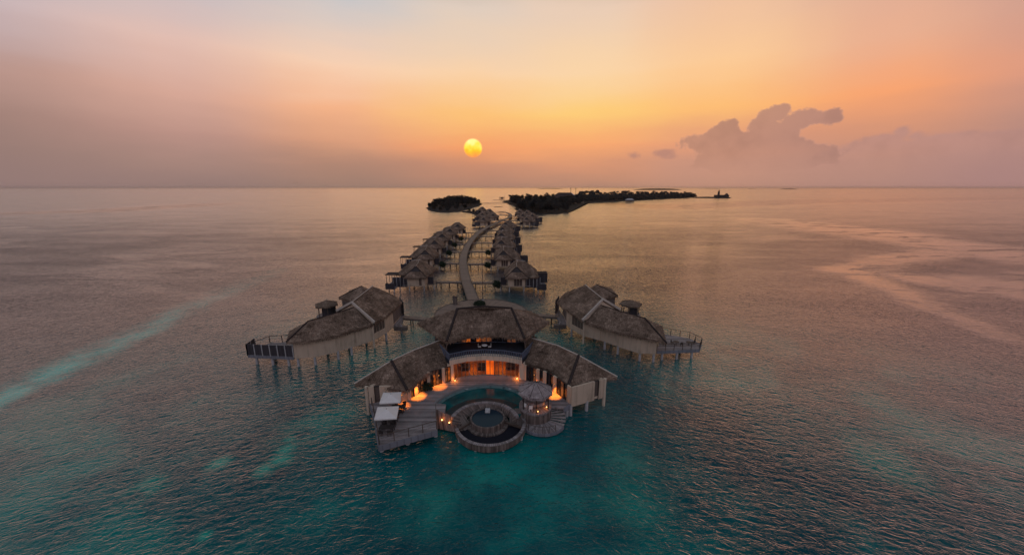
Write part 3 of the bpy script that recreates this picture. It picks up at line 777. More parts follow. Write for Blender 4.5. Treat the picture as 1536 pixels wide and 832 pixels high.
# ------------------------------------------------------------------ bar gazebo
gz = thing('thatched_gazebo', 'octagonal pale thatched gazebo on posts over the round bar deck beside the pool', 'gazebo', G)
ga = [G + Vector((2.55 * math.cos(R(22.5 + 45 * i)), 2.55 * math.sin(R(22.5 + 45 * i)), 4.85)) for i in range(8)]
apx = G + UP * 6.15
roofset('roof', [(ga[i], ga[(i + 1) % 8], apx) for i in range(8)], [(ga[i], ga[(i + 1) % 8]) for i in range(8)], gz, 'thatch_pale', dens=24, cell=.5, rough=.08, caps=[([g_, apx], 'thatch_dark', .05) for g_ in ga], fr=.35)
for i in range(6):
    p_ = G + Vector((2.1 * math.cos(R(30 + 60 * i)), 2.1 * math.sin(R(30 + 60 * i)), 0))
    MB().tube((p_.x, p_.y, 2.3), (p_.x, p_.y, 4.8), .1, .09, 8).build('post', 'dark_wood', gz)
MB().arc(G, 1.05, 1.5, 2.9, 3.35, R(200), R(330), 16).build('bar_counter', 'deck', gz)
def barstool(i, p, lab):
    s = thing('bar_stool', lab, 'stool', (p[0], p[1], 2.3), 'bar stools')
    MB().tube((p[0], p[1], 3.0), (p[0], p[1], 3.12), .22, .2, 8).build('seat', 'cushion', s)
    for k in range(4):
        a_ = R(45 + 90 * k); MB().tube((p[0] + .24 * math.cos(a_), p[1] + .24 * math.sin(a_), 2.3), (p[0] + .13 * math.cos(a_), p[1] + .13 * math.sin(a_), 3.0), .03, .03, 5).build('leg', 'post_wood', s)
barstool(0, (G.x + 1.3, G.y + .4), 'bar stool nearest the spiral stair under the pale gazebo')
barstool(1, (G.x + .9, G.y - .5), 'bar stool in the middle of the gazebo deck')
# chairs
def chair(p, rz, mat, label, group, z=F0, fr='dark_wood'):
    s = thing('dining_chair' if mat != 'white_paint' else 'lounge_chair', label, 'chair', (p[0], p[1], z), group, 0)
    ca, sa = math.cos(rz), math.sin(rz)
    def T(x, y): return (p[0] + x * ca - y * sa, p[1] + x * sa + y * ca)
    x, y = T(0, 0); MB().box((x, y, z + .45), (.5, .5, .09), rz).build('seat', mat, s)
    x, y = T(0, .25); MB().box((x, y, z + .75), (.5, .07, .5), rz).build('backrest', mat, s)
    for u in (-.2, .2):
        for v in (-.2, .2):
            x, y = T(u, v); MB().box((x, y, z + .21), (.05, .05, .42), rz).build('leg', fr, s)
    return s
chair((G.x - 1.5, G.y - .9), 2.6, 'white_paint', 'white chair at the left edge of the round bar deck', 'white chairs on the bar deck', 2.3, 'white_paint')
chair((G.x - .8, G.y - 1.5), 3.3, 'white_paint', 'white chair nearest the camera on the round bar deck', 'white chairs on the bar deck', 2.3, 'white_paint')
def rtable(p, label, grp, z=2.1, r=.6):
    s = thing('round_table', label, 'table', (p.x, p.y, z), grp)
    MB().tube((p.x, p.y, z + .68), (p.x, p.y, z + .74), r, r, 14).build('tabletop', 'dark_wood' if z < 5 else 'white_paint', s)
    MB().tube((p.x, p.y, z), (p.x, p.y, z + .68), .06, .06, 6).build('leg', 'dark_wood', s)
tp = at(727, 523, 5.8)
rtable(tp, 'small white round table in the middle of the upper terrace', None, 5.8, .5)
chair((tp.x - .9, tp.y), 1.57, 'cushion', 'pale chair left of the white table on the upper terrace', 'pale chairs on the upper terrace', 5.8)
chair((tp.x + .9, tp.y), -1.57, 'cushion', 'pale chair right of the white table on the upper terrace', 'pale chairs on the upper terrace', 5.8)
# ------------------------------------------------------------------ sunshades and dining sets
def umbrella(corners, z, label):
    c = ctr(*corners); s = thing('patio_umbrella', label, 'umbrella', (c.x, c.y, F0), 'white square umbrellas on the sun deck')
    ap_ = Vector((c.x, c.y, z + .55)); can = MB(); k = 4
    for i in range(4):
        a_, b_ = Vector(corners[i]), Vector(corners[(i + 1) % 4])
        can.face([a_, b_, ap_]); can.face([a_ - UP * .03, ap_ - UP * .03, b_ - UP * .03]); can.face([a_ - UP * .16, b_ - UP * .16, b_, a_])
    can.build('canopy', 'white_canvas', s)
    MB().tube((c.x, c.y, F0), ap_ + UP * .1, .05, .04, 8).build('pole', 'metal', s)
    rb = MB()
    for i in range(4): rb.beam(ap_ - UP * .06, Vector(corners[i]) - UP * .06, .05, .05)
    rb.build('rib', 'dark_wood', s)
    MB().box((c.x, c.y, F0 + .06), (.6, .6, .12)).build('base', 'concrete', s)
    return c
u1 = umbrella([at(561, 629, 4.5), at(595, 627, 4.5), at(598.3, 608.6, 4.5), at(566.3, 610, 4.5)], 4.5, 'white square umbrella nearest the front corner of the left sun deck')
u2 = umbrella([at(568.8, 604.7, 4.5), at(600.5, 603, 4.5), at(602, 587.4, 4.5), at(574.7, 588.4, 4.5)], 4.5, 'white square umbrella beside the end wall of the left wing')
def dining(c, lab, near):
    s = thing('dining_table', lab, 'table', (c.x, c.y, F0), 'dark dining tables on the sun deck')
    MB().box((c.x, c.y, F0 + .74), (2.0, .95, .07)).build('tabletop', 'dark_wood', s)
    for u in (-.85, .85):
        for v in (-.38, .38): MB().box((c.x + u, c.y + v, F0 + .355), (.08, .08, .71)).build('leg', 'dark_wood', s)
    for i, (u, v, rz, w) in enumerate(((-.6, .8, 0, 'far left'), (.6, .8, 0, 'far right'), (-.6, -.8, math.pi, 'near left'), (.6, -.8, math.pi, 'near right'))):
        chair((c.x + u, c.y + v), rz, 'dark_wood', f'dark dining chair at the {w} side of {near}', 'dark chairs round the dining tables')
t1 = A2(581, 647); t2 = A2(586, 637.5)
dining(t1, 'dark dining table in front of the nearest white umbrella on the deck corner', 'the table on the front deck corner')
t3 = A2(598, 616)
dining(t3, 'dark dining table in the shade between the two white umbrellas', 'the table between the two umbrellas')
dining(A2(586, 634.), 'dark dining table beneath the nearest white umbrella', 'the table beneath the nearest umbrella')
# ------------------------------------------------------------------ lamps that are lit
def floorlamp(p, label, watts, h=.3, z=F0, r=.07):
    s = thing('deck_lamp', label, 'lamp', (p[0], p[1], z), 'small orange lamps around the villa')
    MB().tube((p[0], p[1], z), (p[0], p[1], z + h - .08), .05, .05, 8).build('lamp_base', 'metal', s)
    MB().tube((p[0], p[1], z + h - .08), (p[0], p[1], z + h + .03), r, r, 8).build('bulb', 'lamp_glow', s)
    if watts: lamp('lamp_light', (p[0], p[1], z + h + .2), watts, s)
    return s
def down(p, label, watts, z=4.0, spot=95):
    s = thing('wall_lantern', label, 'lamp', (p[0], p[1], z), 'orange lanterns on the villa walls')
    MB().box((p[0], p[1], z + .14), (.2, .2, .05)).build('cap', 'metal', s)
    MB().box((p[0], p[1], z + .05), (.13, .13, .13)).build('bulb', 'bulb_dim', s)
    lamp('lamp_light', (p[0], p[1], z - .08), watts, s, .05, spot=spot)
    return s
LW = 1.9
floorlamp(A2(682.5, 571.5), 'small lamp at the foot of the left column of the lit doors', 32 * LW, .15)
floorlamp(A2(775.5, 568.5), 'small lamp at the foot of the right column of the lit doors', 32 * LW, .15)
down(A2(627, 594), 'lantern lighting the deck outside the middle of the left wing', 620 * LW, 4.0, 80)
down(A2(659, 579.5), 'lantern on the left wing nearest the centre doors', 430 * LW, 4.0, 80)
down(A2(604, 609), 'lantern behind the white umbrellas on the end wall of the left wing', 330 * LW, 3.9, 75)
down(A2(801, 578.5), 'lantern on the right wing nearest the centre doors', 430 * LW, 4.0, 70)
down(A2(831, 592.5), 'lantern on the right wing behind the pale gazebo', 650 * LW, 4.0, 80)
floorlamp(at(663, 630, 1.2), 'left one of the two lamps on the plank apron by the sun deck', 10, .2, 1.1, .09)
floorlamp(at(674, 634, 1.2), 'right one of the two lamps on the plank apron by the sun deck', 10, .2, 1.1, .09)
floorlamp((G.x + .25, G.y - 2.0), 'small lamp on the front edge of the round bar deck', 6, .25, 2.3, .06)
floorlamp((G.x + 1.6, G.y - .9), 'small lamp beside the bar stools under the gazebo', 14, .25, 2.3, .06)
# ------------------------------------------------------------------ shrubs
def leafball(mb, c, rx, ry, rz, n, s=.16):
    c = Vector(c)
    for _ in range(n):
        u = Vector((random.gauss(0, 1), random.gauss(0, 1), random.gauss(0, 1))).normalized() * (random.random() ** .35)
        k = 1 + .25 * noise.noise(Vector((u.x * 2 + c.x, u.y * 2 + c.y, u.z * 2)))
        p = c + Vector((u.x * rx, u.y * ry, u.z * rz)) * k
        a_ = Vector((random.gauss(0, 1), random.gauss(0, 1), random.gauss(0, 1))).normalized(); b_ = a_.orthogonal().normalized()
        q = s * random.uniform(.6, 1.4)
        mb.face([p - a_ * q, p + b_ * q * .5, p + a_ * q, p - b_ * q * .5])
def shrub(c, r, h, label, grp=None, n=500, s=.16, trunk=True):
    t_ = thing('shrub', label, 'shrub', c, grp)
    m_ = MB(); leafball(m_, (c[0], c[1], c[2] + h * .55), r, r, h * .5, n, s); m_.build('crown', 'leaf', t_)
    MB().tube((c[0], c[1], c[2]), (c[0], c[1], c[2] + h * .5), .08, .05, 6).build('trunk', 'bark', t_)
    return t_
shrub(A2(640, 584.5), 1.1, 1.1, 'dark green shrub on the deck between two orange lights of the left wing')
# ------------------------------------------------------------------ arrival deck behind the villa
PC = Vector((-8.0, 92.5, 0)); PR = 12.0
plat = thing('arrival_deck', 'round timber arrival deck behind the main villa roof', 'deck', PC)
MB().arc(PC, .01, PR, 1.8, 2.2, 0, 2 * math.pi, 72).build('deck_boards', 'deck_walk', plat)
MB().arc(PC, PR, PR + .12, 1.5, 2.3, 0, 2 * math.pi, 72).build('rim', 'post_wood', plat)
MB().prism([(PC.x - 3, PC.y - 10), (PC.x + 5, PC.y - 10), (0, 69), (-9, 69)], 1.85, 2.19).build('link_deck', 'deck_walk', plat)
piles([PC + Vector((9.5 * math.cos(R(k * 45)), 9.5 * math.sin(R(k * 45)), 0)) for k in range(8)], 1.8, plat, .2, 'post_wood')
hc = at(719.5, 457.5, 2.2)
hd = thing('round_hedge', 'low round green hedge on the arrival deck behind the roof ridge', 'hedge', hc)
m_ = MB(); leafball(m_, (hc.x, hc.y, 2.7), 1.7, 1.7, .75, 1600, .14); m_.build('foliage', 'leaf', hd)
MB().arc(hc, .01, 1.6, 2.21, 2.45, 0, 2 * math.pi, 24).build('planter', 'post_wood', hd)
kc = at(683, 456, 2.2)
ks = thing('service_kiosk', 'narrow dark kiosk with a side frame on the round arrival deck', 'kiosk', kc)
MB().box((kc.x, kc.y, 3.25), (1.15, 1.1, 2.1)).build('cabinet', 'siding', ks)
MB().box((kc.x, kc.y, 4.36), (1.35, 1.3, .12)).build('roof', 'roof_far', ks)
m_ = MB(); m_.beam((kc.x + .62, kc.y, 4.2), (kc.x + 1.25, kc.y, 4.2), .07, .07); m_.beam((kc.x + 1.25, kc.y, 4.2), (kc.x + 1.25, kc.y, 2.2), .07, .07); m_.build('side_frame', 'post_wood', ks)
fp = at(724.3, 450.5, 2.2)
pl_ = thing('tall_mast', 'tall thin mast standing on the arrival deck by the boardwalk', 'mast', fp)
MB().tube(fp, fp + UP * 17.5, .11, .06, 8).build('pole', 'post_wood', pl_)
MB().box((fp.x, fp.y, 2.35), (.5, .5, .3)).build('base', 'concrete', pl_)
# ------------------------------------------------------------------ boardwalk
def smooth(pts, n=8):
    out = []
    P_ = [pts[0]] + pts + [pts[-1]]
    for i in range(1, len(P_) - 2):
        p0, p1, p2, p3 = P_[i - 1], P_[i], P_[i + 1], P_[i + 2]
        for k in range(n):
            t = k / n
            out.append(.5 * ((2 * p1) + (p2 - p0) * t + (2 * p0 - 5 * p1 + 4 * p2 - p3) * t * t + (3 * p1 - p0 - 3 * p2 + p3) * t ** 3))
    out.append(pts[-1]); return out
bwpx = [(712, 456), (705, 436), (699, 420), (695.5, 402), (694.5, 388), (699, 373), (707, 360), (719, 348), (734, 339), (752, 331), (763, 326.5), (766, 322.5), (760, 319), (748, 317)]
bpath = smooth([at(x, y, 2.2) for x, y in bwpx])
bpath = [p for p in bpath if (Vector((p.x, p.y, 0)) - PC).length > PR - .3 or p.y > PC.y + 20]
bwk = thing('boardwalk', 'long curving timber boardwalk running from the arrival deck towards the islands', 'boardwalk', bpath[0])
MB().ribbon(bpath, 3.3, 1.95, 2.2).build('deck_boards', 'deck_walk', bwk)
kb = MB()
for s_ in (-1, 1):
    off = []
    for i, p in enumerate(bpath):
        d = (bpath[min(i + 1, len(bpath) - 1)] - bpath[max(i - 1, 0)]).normalized(); off.append(p + Vector((-d.y, d.x, 0)) * 1.7 * s_)
    for a_, b_ in zip(off, off[1:]): kb.beam(a_ + UP * .0, b_ + UP * .0, .14, .36)
kb.build('edge_beam', 'post_wood', bwk)
acc = 0; last = None; cnt = 0
for i, p in enumerate(bpath):
    if last is None or (p - last).length > 5.5:
        last = p; d = (bpath[min(i + 1, len(bpath) - 1)] - bpath[max(i - 1, 0)]).normalized()
        for s_ in (-1, 1):
            if cnt < 98:
                q_ = p + Vector((-d.y, d.x, 0)) * 1.35 * s_
                MB().tube((q_.x, q_.y, -1), (q_.x, q_.y, 1.95), .14, .14, 6).build('pile', 'post_wood', bwk); cnt += 1
# ------------------------------------------------------------------ two large side villas
def bigvilla(D, label, hutlabel, left):
    g = {k: at(*v) for k, v in D.items()}
    base = ctr(g['w1'], g['w5'])
    v = thing('thatched_villa', label, 'villa', base, 'the two large curved side villas')
    # lower roof
    e1, e2, e3, e4, r1, r2, tip = g['e1'], g['e2'], g['e3'], g['e4'], g['r1'], g['r2'], g['tip']
    rm_ = at(*D['rmid']); em = e2
    bk = lambda r, e: Vector((2 * r.x - e.x, 2 * r.y - e.y, e.z))
    b1, b2, b3 = bk(r1, e2) if False else tip, bk(rm_, e3), bk(r2, e4)
    roofset('low_roof', [(e1, e2, r1), (e2, e3, rm_, r1), (e3, e4, r2, rm_), (tip, e1, r1), (tip, b2, rm_, r1), (b2, b3, r2, rm_)],
            [(e1, e2), (e2, e3), (e3, e4), (tip, e1), (b2, tip), (b3, b2)], v, dens=9, caps=[([r1, e1], 'cap_dark', .3), ([r1, rm_, r2], 'cap_dark', .2)])
    # high roof with pale gable boards
    ap_, gl, gr, pk, o1, o2, ee = g['apex'], g['gnear'], g['gfar'], g['peak'], g['out1'], g['out2'], g['emid']
    bl = Vector((2 * pk.x - o1.x, 2 * pk.y - o1.y, gr.z))
    mid = ap_.lerp(pk, .5)
    roofset('high_roof', [(gl, ee, mid, ap_), (ee, o2, pk, mid), (o2, o1, pk), (gr, bl, pk, ap_), (bl, o1, pk)],
            [(gl, ee), (ee, o2), (o2, o1), (bl, gr), (o1, bl)], v, dens=9, caps=[([ap_, mid, pk], 'cap_pale', .16)])
    gb = MB(); gb.beam(ap_ + UP * .05, gl + UP * .05, .25, .5); gb.beam(ap_ + UP * .05, gr + UP * .05, .25, .5); gb.build('gable_board', 'cap_pale', v)
    gw = MB(); inn = (pk - ap_) * Vector((1, 1, 0)); inn = inn.normalized() * .25
    gw.face([gl + inn - UP * .2, gr + inn - UP * .2, ap_ + inn - UP * .2]); gw.face([gr + inn * 2 - UP * .2, gl + inn * 2 - UP * .2, ap_ + inn * 2 - UP * .2]); gw.build('gable_wall', 'stucco', v)
    # second roof behind
    p2, c2 = g['peak2'], g['corner2']
    dirn = (pk - p2) * Vector((1, 1, 0)); n_ = Vector((0, 1, 0))
    f2 = Vector((c2.x, c2.y, c2.z)); f3 = c2.lerp(Vector((pk.x, pk.y, c2.z)), 1.0) + Vector((0, -2.5, 0)); f4 = f3 + Vector((0, 9, 0)); f5 = f2 + Vector((0, 7.5, 0))
    roofset('rear_roof', [(f2, f3, p2), (f3, f4, p2), (f4, f5, p2), (f5, f2, p2)], [(f2, f3), (f3, f4), (f4, f5), (f5, f2)], v, dens=7, caps=[([f2, p2], 'cap_dark', .2)])
    rw = MB(); q_ = [f2.lerp(p2, .12), f3.lerp(p2, .12), f4.lerp(p2, .12), f5.lerp(p2, .12)]
    rw.prism(q_, 2.0, f2.z - .1); rw.build('rear_wall', 'siding', v)
    # walls
    W = [g[k] for k in ('w1', 'w2', 'w3', 'w4', 'w5')]
    inward = Vector((0, 1, 0)); dep = 6.5
    for i, (a_, b_) in enumerate(zip(W, W[1:])):
        wl = MB(); sh = (b_ - a_).normalized(); nn = Vector((-sh.y, sh.x, 0)); nn = nn if nn.y > 0 else -nn
        off = nn * (.0 if i % 2 else .14)
        if i < 4: wl.wall(a_ + off, b_ + off, 1.75, 5.75, .25); wl.build('wall_panel', 'stucco', v)
    foot = W + [W[-1] + Vector((0, dep, 0)), W[-2] + Vector((0, dep, 0)), W[0] + Vector((0, dep, 0))]
    fs = MB(); fs.prism([p + Vector((0, .2, 0)) for p in W] + [p + Vector((0, dep, 0)) for p in W[::-1]], 1.95, 2.2); fs.build('floor_slab', 'stucco', v)
    bwl = MB()
    for a_, b_ in zip(W, W[1:]): bwl.wall(a_ + Vector((0, dep, 0)), b_ + Vector((0, dep, 0)), 2.2, 5.6, .2)
    bwl.wall(W[0] + Vector((0, .2, 0)), W[0] + Vector((0, dep, 0)), 1.75, 5.6, .2)
    bwl.build('rear_wall', 'siding', v)
    # window bays under the high roof
    wa, wb_, wc = W[-1], g['b1'], g['b2']
    bays('b', wa, wb_, 3.0, 5.6, 4, 'hhhh', v, fr='stucco_light') if left is not None else None
    pn = MB(); pn.wall(wa, wb_, 1.75, 3.0, .28); pn.wall(wb_, wc, 1.75, 6.0, .25); pn.build('wall_panel', 'stucco', v)
    inn2 = MB(); inn2.prism([wa + Vector((0, .6, 0)), wb_ + Vector((0, .6, 0)), wc + Vector((0, .6, 0)), wc + Vector((0, 8, 0)), wa + Vector((0, 9, 0))], 1.9, 2.3); inn2.build('floor_slab', 'stucco', v)
    core = MB(); core.prism([wa + Vector((0, 1, 0)), wb_ + Vector((0, 1, 0)), wc + Vector((0, .8, 0)), wc + Vector((0, 7, 0)), wa + Vector((0, 8, 0))], 2.3, 6.4); core.build('inner_wall', 'siding', v)
    col = MB(); col.tube((wa.x, wa.y - .2, -1.5), (wa.x, wa.y - .2, 6.0), .24, .22, 8); col.build('corner_column', 'stucco_light', v)
    # entrance platform with tall dark screen
    ent = [g['n1'], g['n2'], g['n3'], g['n4']]
    MB().prism(ent, 1.5, 2.15).build('entrance_deck', 'deck', v)
    MB().wall(g['n3'], g['n4'], 2.15, 5.8, .2).build('entrance_screen', 'fence', v)
    MB().box((g['n2'].x, g['n2'].y, 1.3), (3., 1.2, .9)).build('step_block', 'siding', v)
    # side terrace
    T_ = [g['t1'], g['t2'], g['t3'], g['t4'], g['t5']]
    MB().prism(T_, 1.75, 2.1, ang=R(90)).build('terrace', 'deck', v)
    fa = MB(); 
    for a_, b_ in ((T_[0], T_[1]), (T_[1], T_[2])): fa.wall(a_, b_, 1.45, 2.08, .16)
    fa.build('terrace_fascia', 'fascia', v)
    if left:
        m_ = MB(); m_.wall(T_[0], T_[1], 2.1, 4.3, .12); m_.wall(T_[1], T_[2], 2.1, 4.3, .12); m_.build('privacy_fence', 'fence', v)
        for a_, b_, n in ((T_[0], T_[1], 6), (T_[1], T_[2], 2)):
            for i in range(n + 1):
                p = a_.lerp(b_, i / n); MB().box((p.x, p.y - .1, 3.15), (.16, .12, 2.4)).build('fence_post', 'concrete', v)
        railing(v, [T_[2], T_[3], T_[4]], 2.1, 1.5, 2.0, 'post_wood', 2, .06)
    else:
        railing(v, [T_[0], T_[1], T_[2], T_[3], T_[4]], 2.1, 1.4, 1.9, 'post_wood', 3, .05)
    pls = [W[0].lerp(W[1], .1), W[1].lerp(W[2], .0), W[2], W[3].lerp(W[2], .3), wb_, seg(T_[0], T_[1], .15), seg(T_[0], T_[1], .5), seg(T_[0], T_[1], .85), ctr(*T_), W[1] + Vector((0, 5, 0)), W[2] + Vector((0, 5, 0)), W[3] + Vector((0, 5, 0)), g['n2'], g['n4']]
    piles([p + Vector((0, .3, 0)) for p in pls], 1.9, v, .27)
    # round outdoor-bath hut
    hc_ = g['hut']; hh = thing('round_hut', hutlabel, 'hut', (hc_.x, hc_.y, 0), 'thatched huts behind the side villas')
    pts = [Vector((hc_.x + 2.9 * math.cos(R(30 * i)), hc_.y + 2.9 * math.sin(R(30 * i)), 5.2)) for i in range(0, 12, 2)]; ax = Vector((hc_.x, hc_.y, 6.2))
    roofset('roof', [(pts[i], pts[(i + 1) % 6], ax) for i in range(6)], [(pts[i], pts[(i + 1) % 6]) for i in range(6)], hh, 'thatch', dens=8, cell=.8, fr=.3)
    k_ = MB(); k_.wall((hc_.x - .7, hc_.y - 1.2), (hc_.x + 1.5, hc_.y - 1.2), 2.3, 4.5, .1); k_.wall((hc_.x + 1.5, hc_.y - 1.2), (hc_.x + 1.5, hc_.y + 1.5), 2.3, 4.5, .1); k_.build('slatted_screen', 'fence', hh)
    for i in range(6): MB().tube((hc_.x + 2.2 * math.cos(R(60 * i)), hc_.y + 2.2 * math.sin(R(60 * i)), -1), (hc_.x + 2.2 * math.cos(R(60 * i)), hc_.y + 2.2 * math.sin(R(60 * i)), 5.0), .1, .1, 6).build('post', 'post_wood', hh)
    MB().arc(hc_, .01, 2.6, 2.0, 2.3, 0, 2 * math.pi, 24).build('floor', 'deck', hh)
    return v, g, T_
LV = dict(e1=(429, 513, 5.6), e2=(462.5, 511, 5.6), e3=(504.7, 502.6, 5.6), e4=(559, 486, 5.6), r1=(462.5, 481.5, 8.2), rmid=(496, 472, 8.4), r2=(531, 461, 8.6), tip=(434, 495.5, 5.6),
          apex=(527.5, 453.4, 9.6), gnear=(562, 483.5, 6.2), gfar=(504.7, 466, 6.4), peak=(559, 428.8, 10.6), out1=(592, 443, 6.4), out2=(603, 453, 6.2), emid=(581, 473, 6.0),
          peak2=(542.5, 428.8, 9.6), corner2=(508, 446.4, 6.6),
          w1=(442.5, 537, 1.9), w2=(470.5, 534.5, 1.9), w3=(505.5, 526.5, 1.9), w4=(534, 518, 1.9), w5=(561, 508.5, 1.9), b1=(578, 499, 1.9), b2=(590, 489, 1.9),
          n1=(584, 488, 2.15), n2=(601, 487, 2.15), n3=(606, 473.5, 2.15), n4=(601, 466, 2.15),
          t1=(441, 534.5, 2.1), t2=(372, 531.5, 2.1), t3=(384, 522, 2.1), t4=(405, 514, 2.1), t5=(442, 512, 2.1), hut=(491.5, 472, 2.3))
RV = dict(e1=(1000, 514.5, 5.6), e2=(985, 510, 5.6), e3=(928, 498, 5.6), e4=(877.7, 482.5, 5.6), r1=(967, 477, 8.2), rmid=(934, 468, 8.4), r2=(901, 457.5, 8.6), tip=(994, 489, 5.6),
          apex=(904.7, 448.7, 9.6), gnear=(873.5, 480.5, 6.2), gfar=(930, 464, 6.4), peak=(877.7, 427, 10.6), out1=(846, 440, 6.4), out2=(835, 453, 6.2), emid=(857, 469.5, 6.0),
          peak2=(894.8, 426.3, 9.6), corner2=(927, 443.3, 6.6),
          w1=(984, 530, 1.9), w2=(961, 529, 1.9), w3=(928, 519, 1.9), w4=(900, 509, 1.9), w5=(875, 502.5, 1.9), b1=(858, 493, 1.9), b2=(850, 486, 1.9),
          n1=(852, 485, 2.15), n2=(840, 484, 2.15), n3=(833, 470.5, 2.15), n4=(838, 463, 2.15),
          t1=(985, 526, 2.1), t2=(1049, 523.5, 2.1), t3=(1052, 516, 2.1), t4=(1034, 507, 2.1), t5=(992, 500, 2.1), hut=(945, 471, 2.3))
lv = bigvilla(LV, 'large curved thatched villa on stilts left of the main villa, with a dark fenced terrace', 'small hexagonal thatched hut behind the left side villa', True)
rv = bigvilla(RV, 'large curved thatched villa on stilts right of the main villa, with an open railed terrace', 'small hexagonal thatched hut behind the right side villa', False)
# furniture on the terraces
def lounger(p, rz, label, grp, z=2.1):
    s = thing('sun_lounger', label, 'sun lounger', (p.x, p.y, z), grp)
    ca, sa = math.cos(rz), math.sin(rz)
    def T(x, y): return (p.x + x * ca - y * sa, p.y + x * sa + y * ca)
    x, y = T(0, 0); MB().box((x, y, z + .3), (.75, 1.3, .12), rz).build('mattress', 'cushion', s)
    a_ = T(0, .65); b_ = T(0, 1.2); MB().beam((a_[0], a_[1], z + .32), (b_[0], b_[1], z + .75), .75, .12).build('backrest', 'cushion', s)
    for u in (-.3, .3):
        for v in (-.55, .55):
            x, y = T(u, v); MB().box((x, y, z + .12), (.07, .07, .24), rz).build('leg', 'dark_wood', s)
def rtable(p, label, grp, z=2.1, r=.6):
    s = thing('round_table', label, 'table', (p.x, p.y, z), grp)
    MB().tube((p.x, p.y, z + .68), (p.x, p.y, z + .74), r, r, 14).build('tabletop', 'dark_wood', s)
    MB().tube((p.x, p.y, z), (p.x, p.y, z + .68), .06, .06, 6).build('leg', 'dark_wood', s)
rtable(at(1014, 517, 2.1), 'round table on the railed terrace next to the right side villa wall', 'tables on the right terrace')
rtable(at(1033, 517.5, 2.1), 'round table on the outer end of the railed right terrace', 'tables on the right terrace')
chair(at(1008, 516, 2.1), 1.5, 'dark_wood', 'dark chair between the right side villa and its first terrace table', 'chairs on the right terrace', 2.1)
chair(at(1022, 519, 2.1), 2.8, 'dark_wood', 'dark chair between the two tables of the right terrace', 'chairs on the right terrace', 2.1)
chair(at(1040, 516, 2.1), -1.5, 'dark_wood', 'dark chair at the outermost end of the right terrace', 'chairs on the right terrace', 2.1)
# linking jetties
def jetty(a_, b_, label, grp, w=2.0, z=2.2, n=3, name='side_jetty'):
    a_, b_ = Vector((a_[0], a_[1], z)), Vector((b_[0], b_[1], z)); s = thing(name, label, 'jetty', (a_.x, a_.y, 0), grp)
    MB().ribbon([a_.lerp(b_, i / 8) for i in range(9)], w, z - .14, z).build('deck_boards', 'deck_walk', s)
    bm_ = MB(); d = (b_ - a_).normalized(); nn = Vector((-d.y, d.x, 0))
    for k in (-1, 1): bm_.beam(a_ + nn * k * (w / 2 - .1) - UP * .32, b_ + nn * k * (w / 2 - .1) - UP * .32, .2, .36)
    bm_.build('side_beam', 'siding', s)
    for i in range(n):
        p = a_.lerp(b_, (i + .5) / n)
        for k in (-1, 1):
            q_ = p + nn * k * (w / 2 - .35); MB().tube((q_.x, q_.y, -1), (q_.x, q_.y, z - .3), .13, .13, 6).build('pile', 'post_wood', s)
    return s
jetty(at(604, 475, 2.2), at(658, 479, 2.2), 'short jetty joining the arrival deck to the left side villa', 'link jetties of the side villas', 1.8, n=2)
jetty(at(796, 471, 2.2), at(838, 474, 2.2), 'short jetty joining the arrival deck to the right side villa', 'link jetties of the side villas', 1.8, n=2)
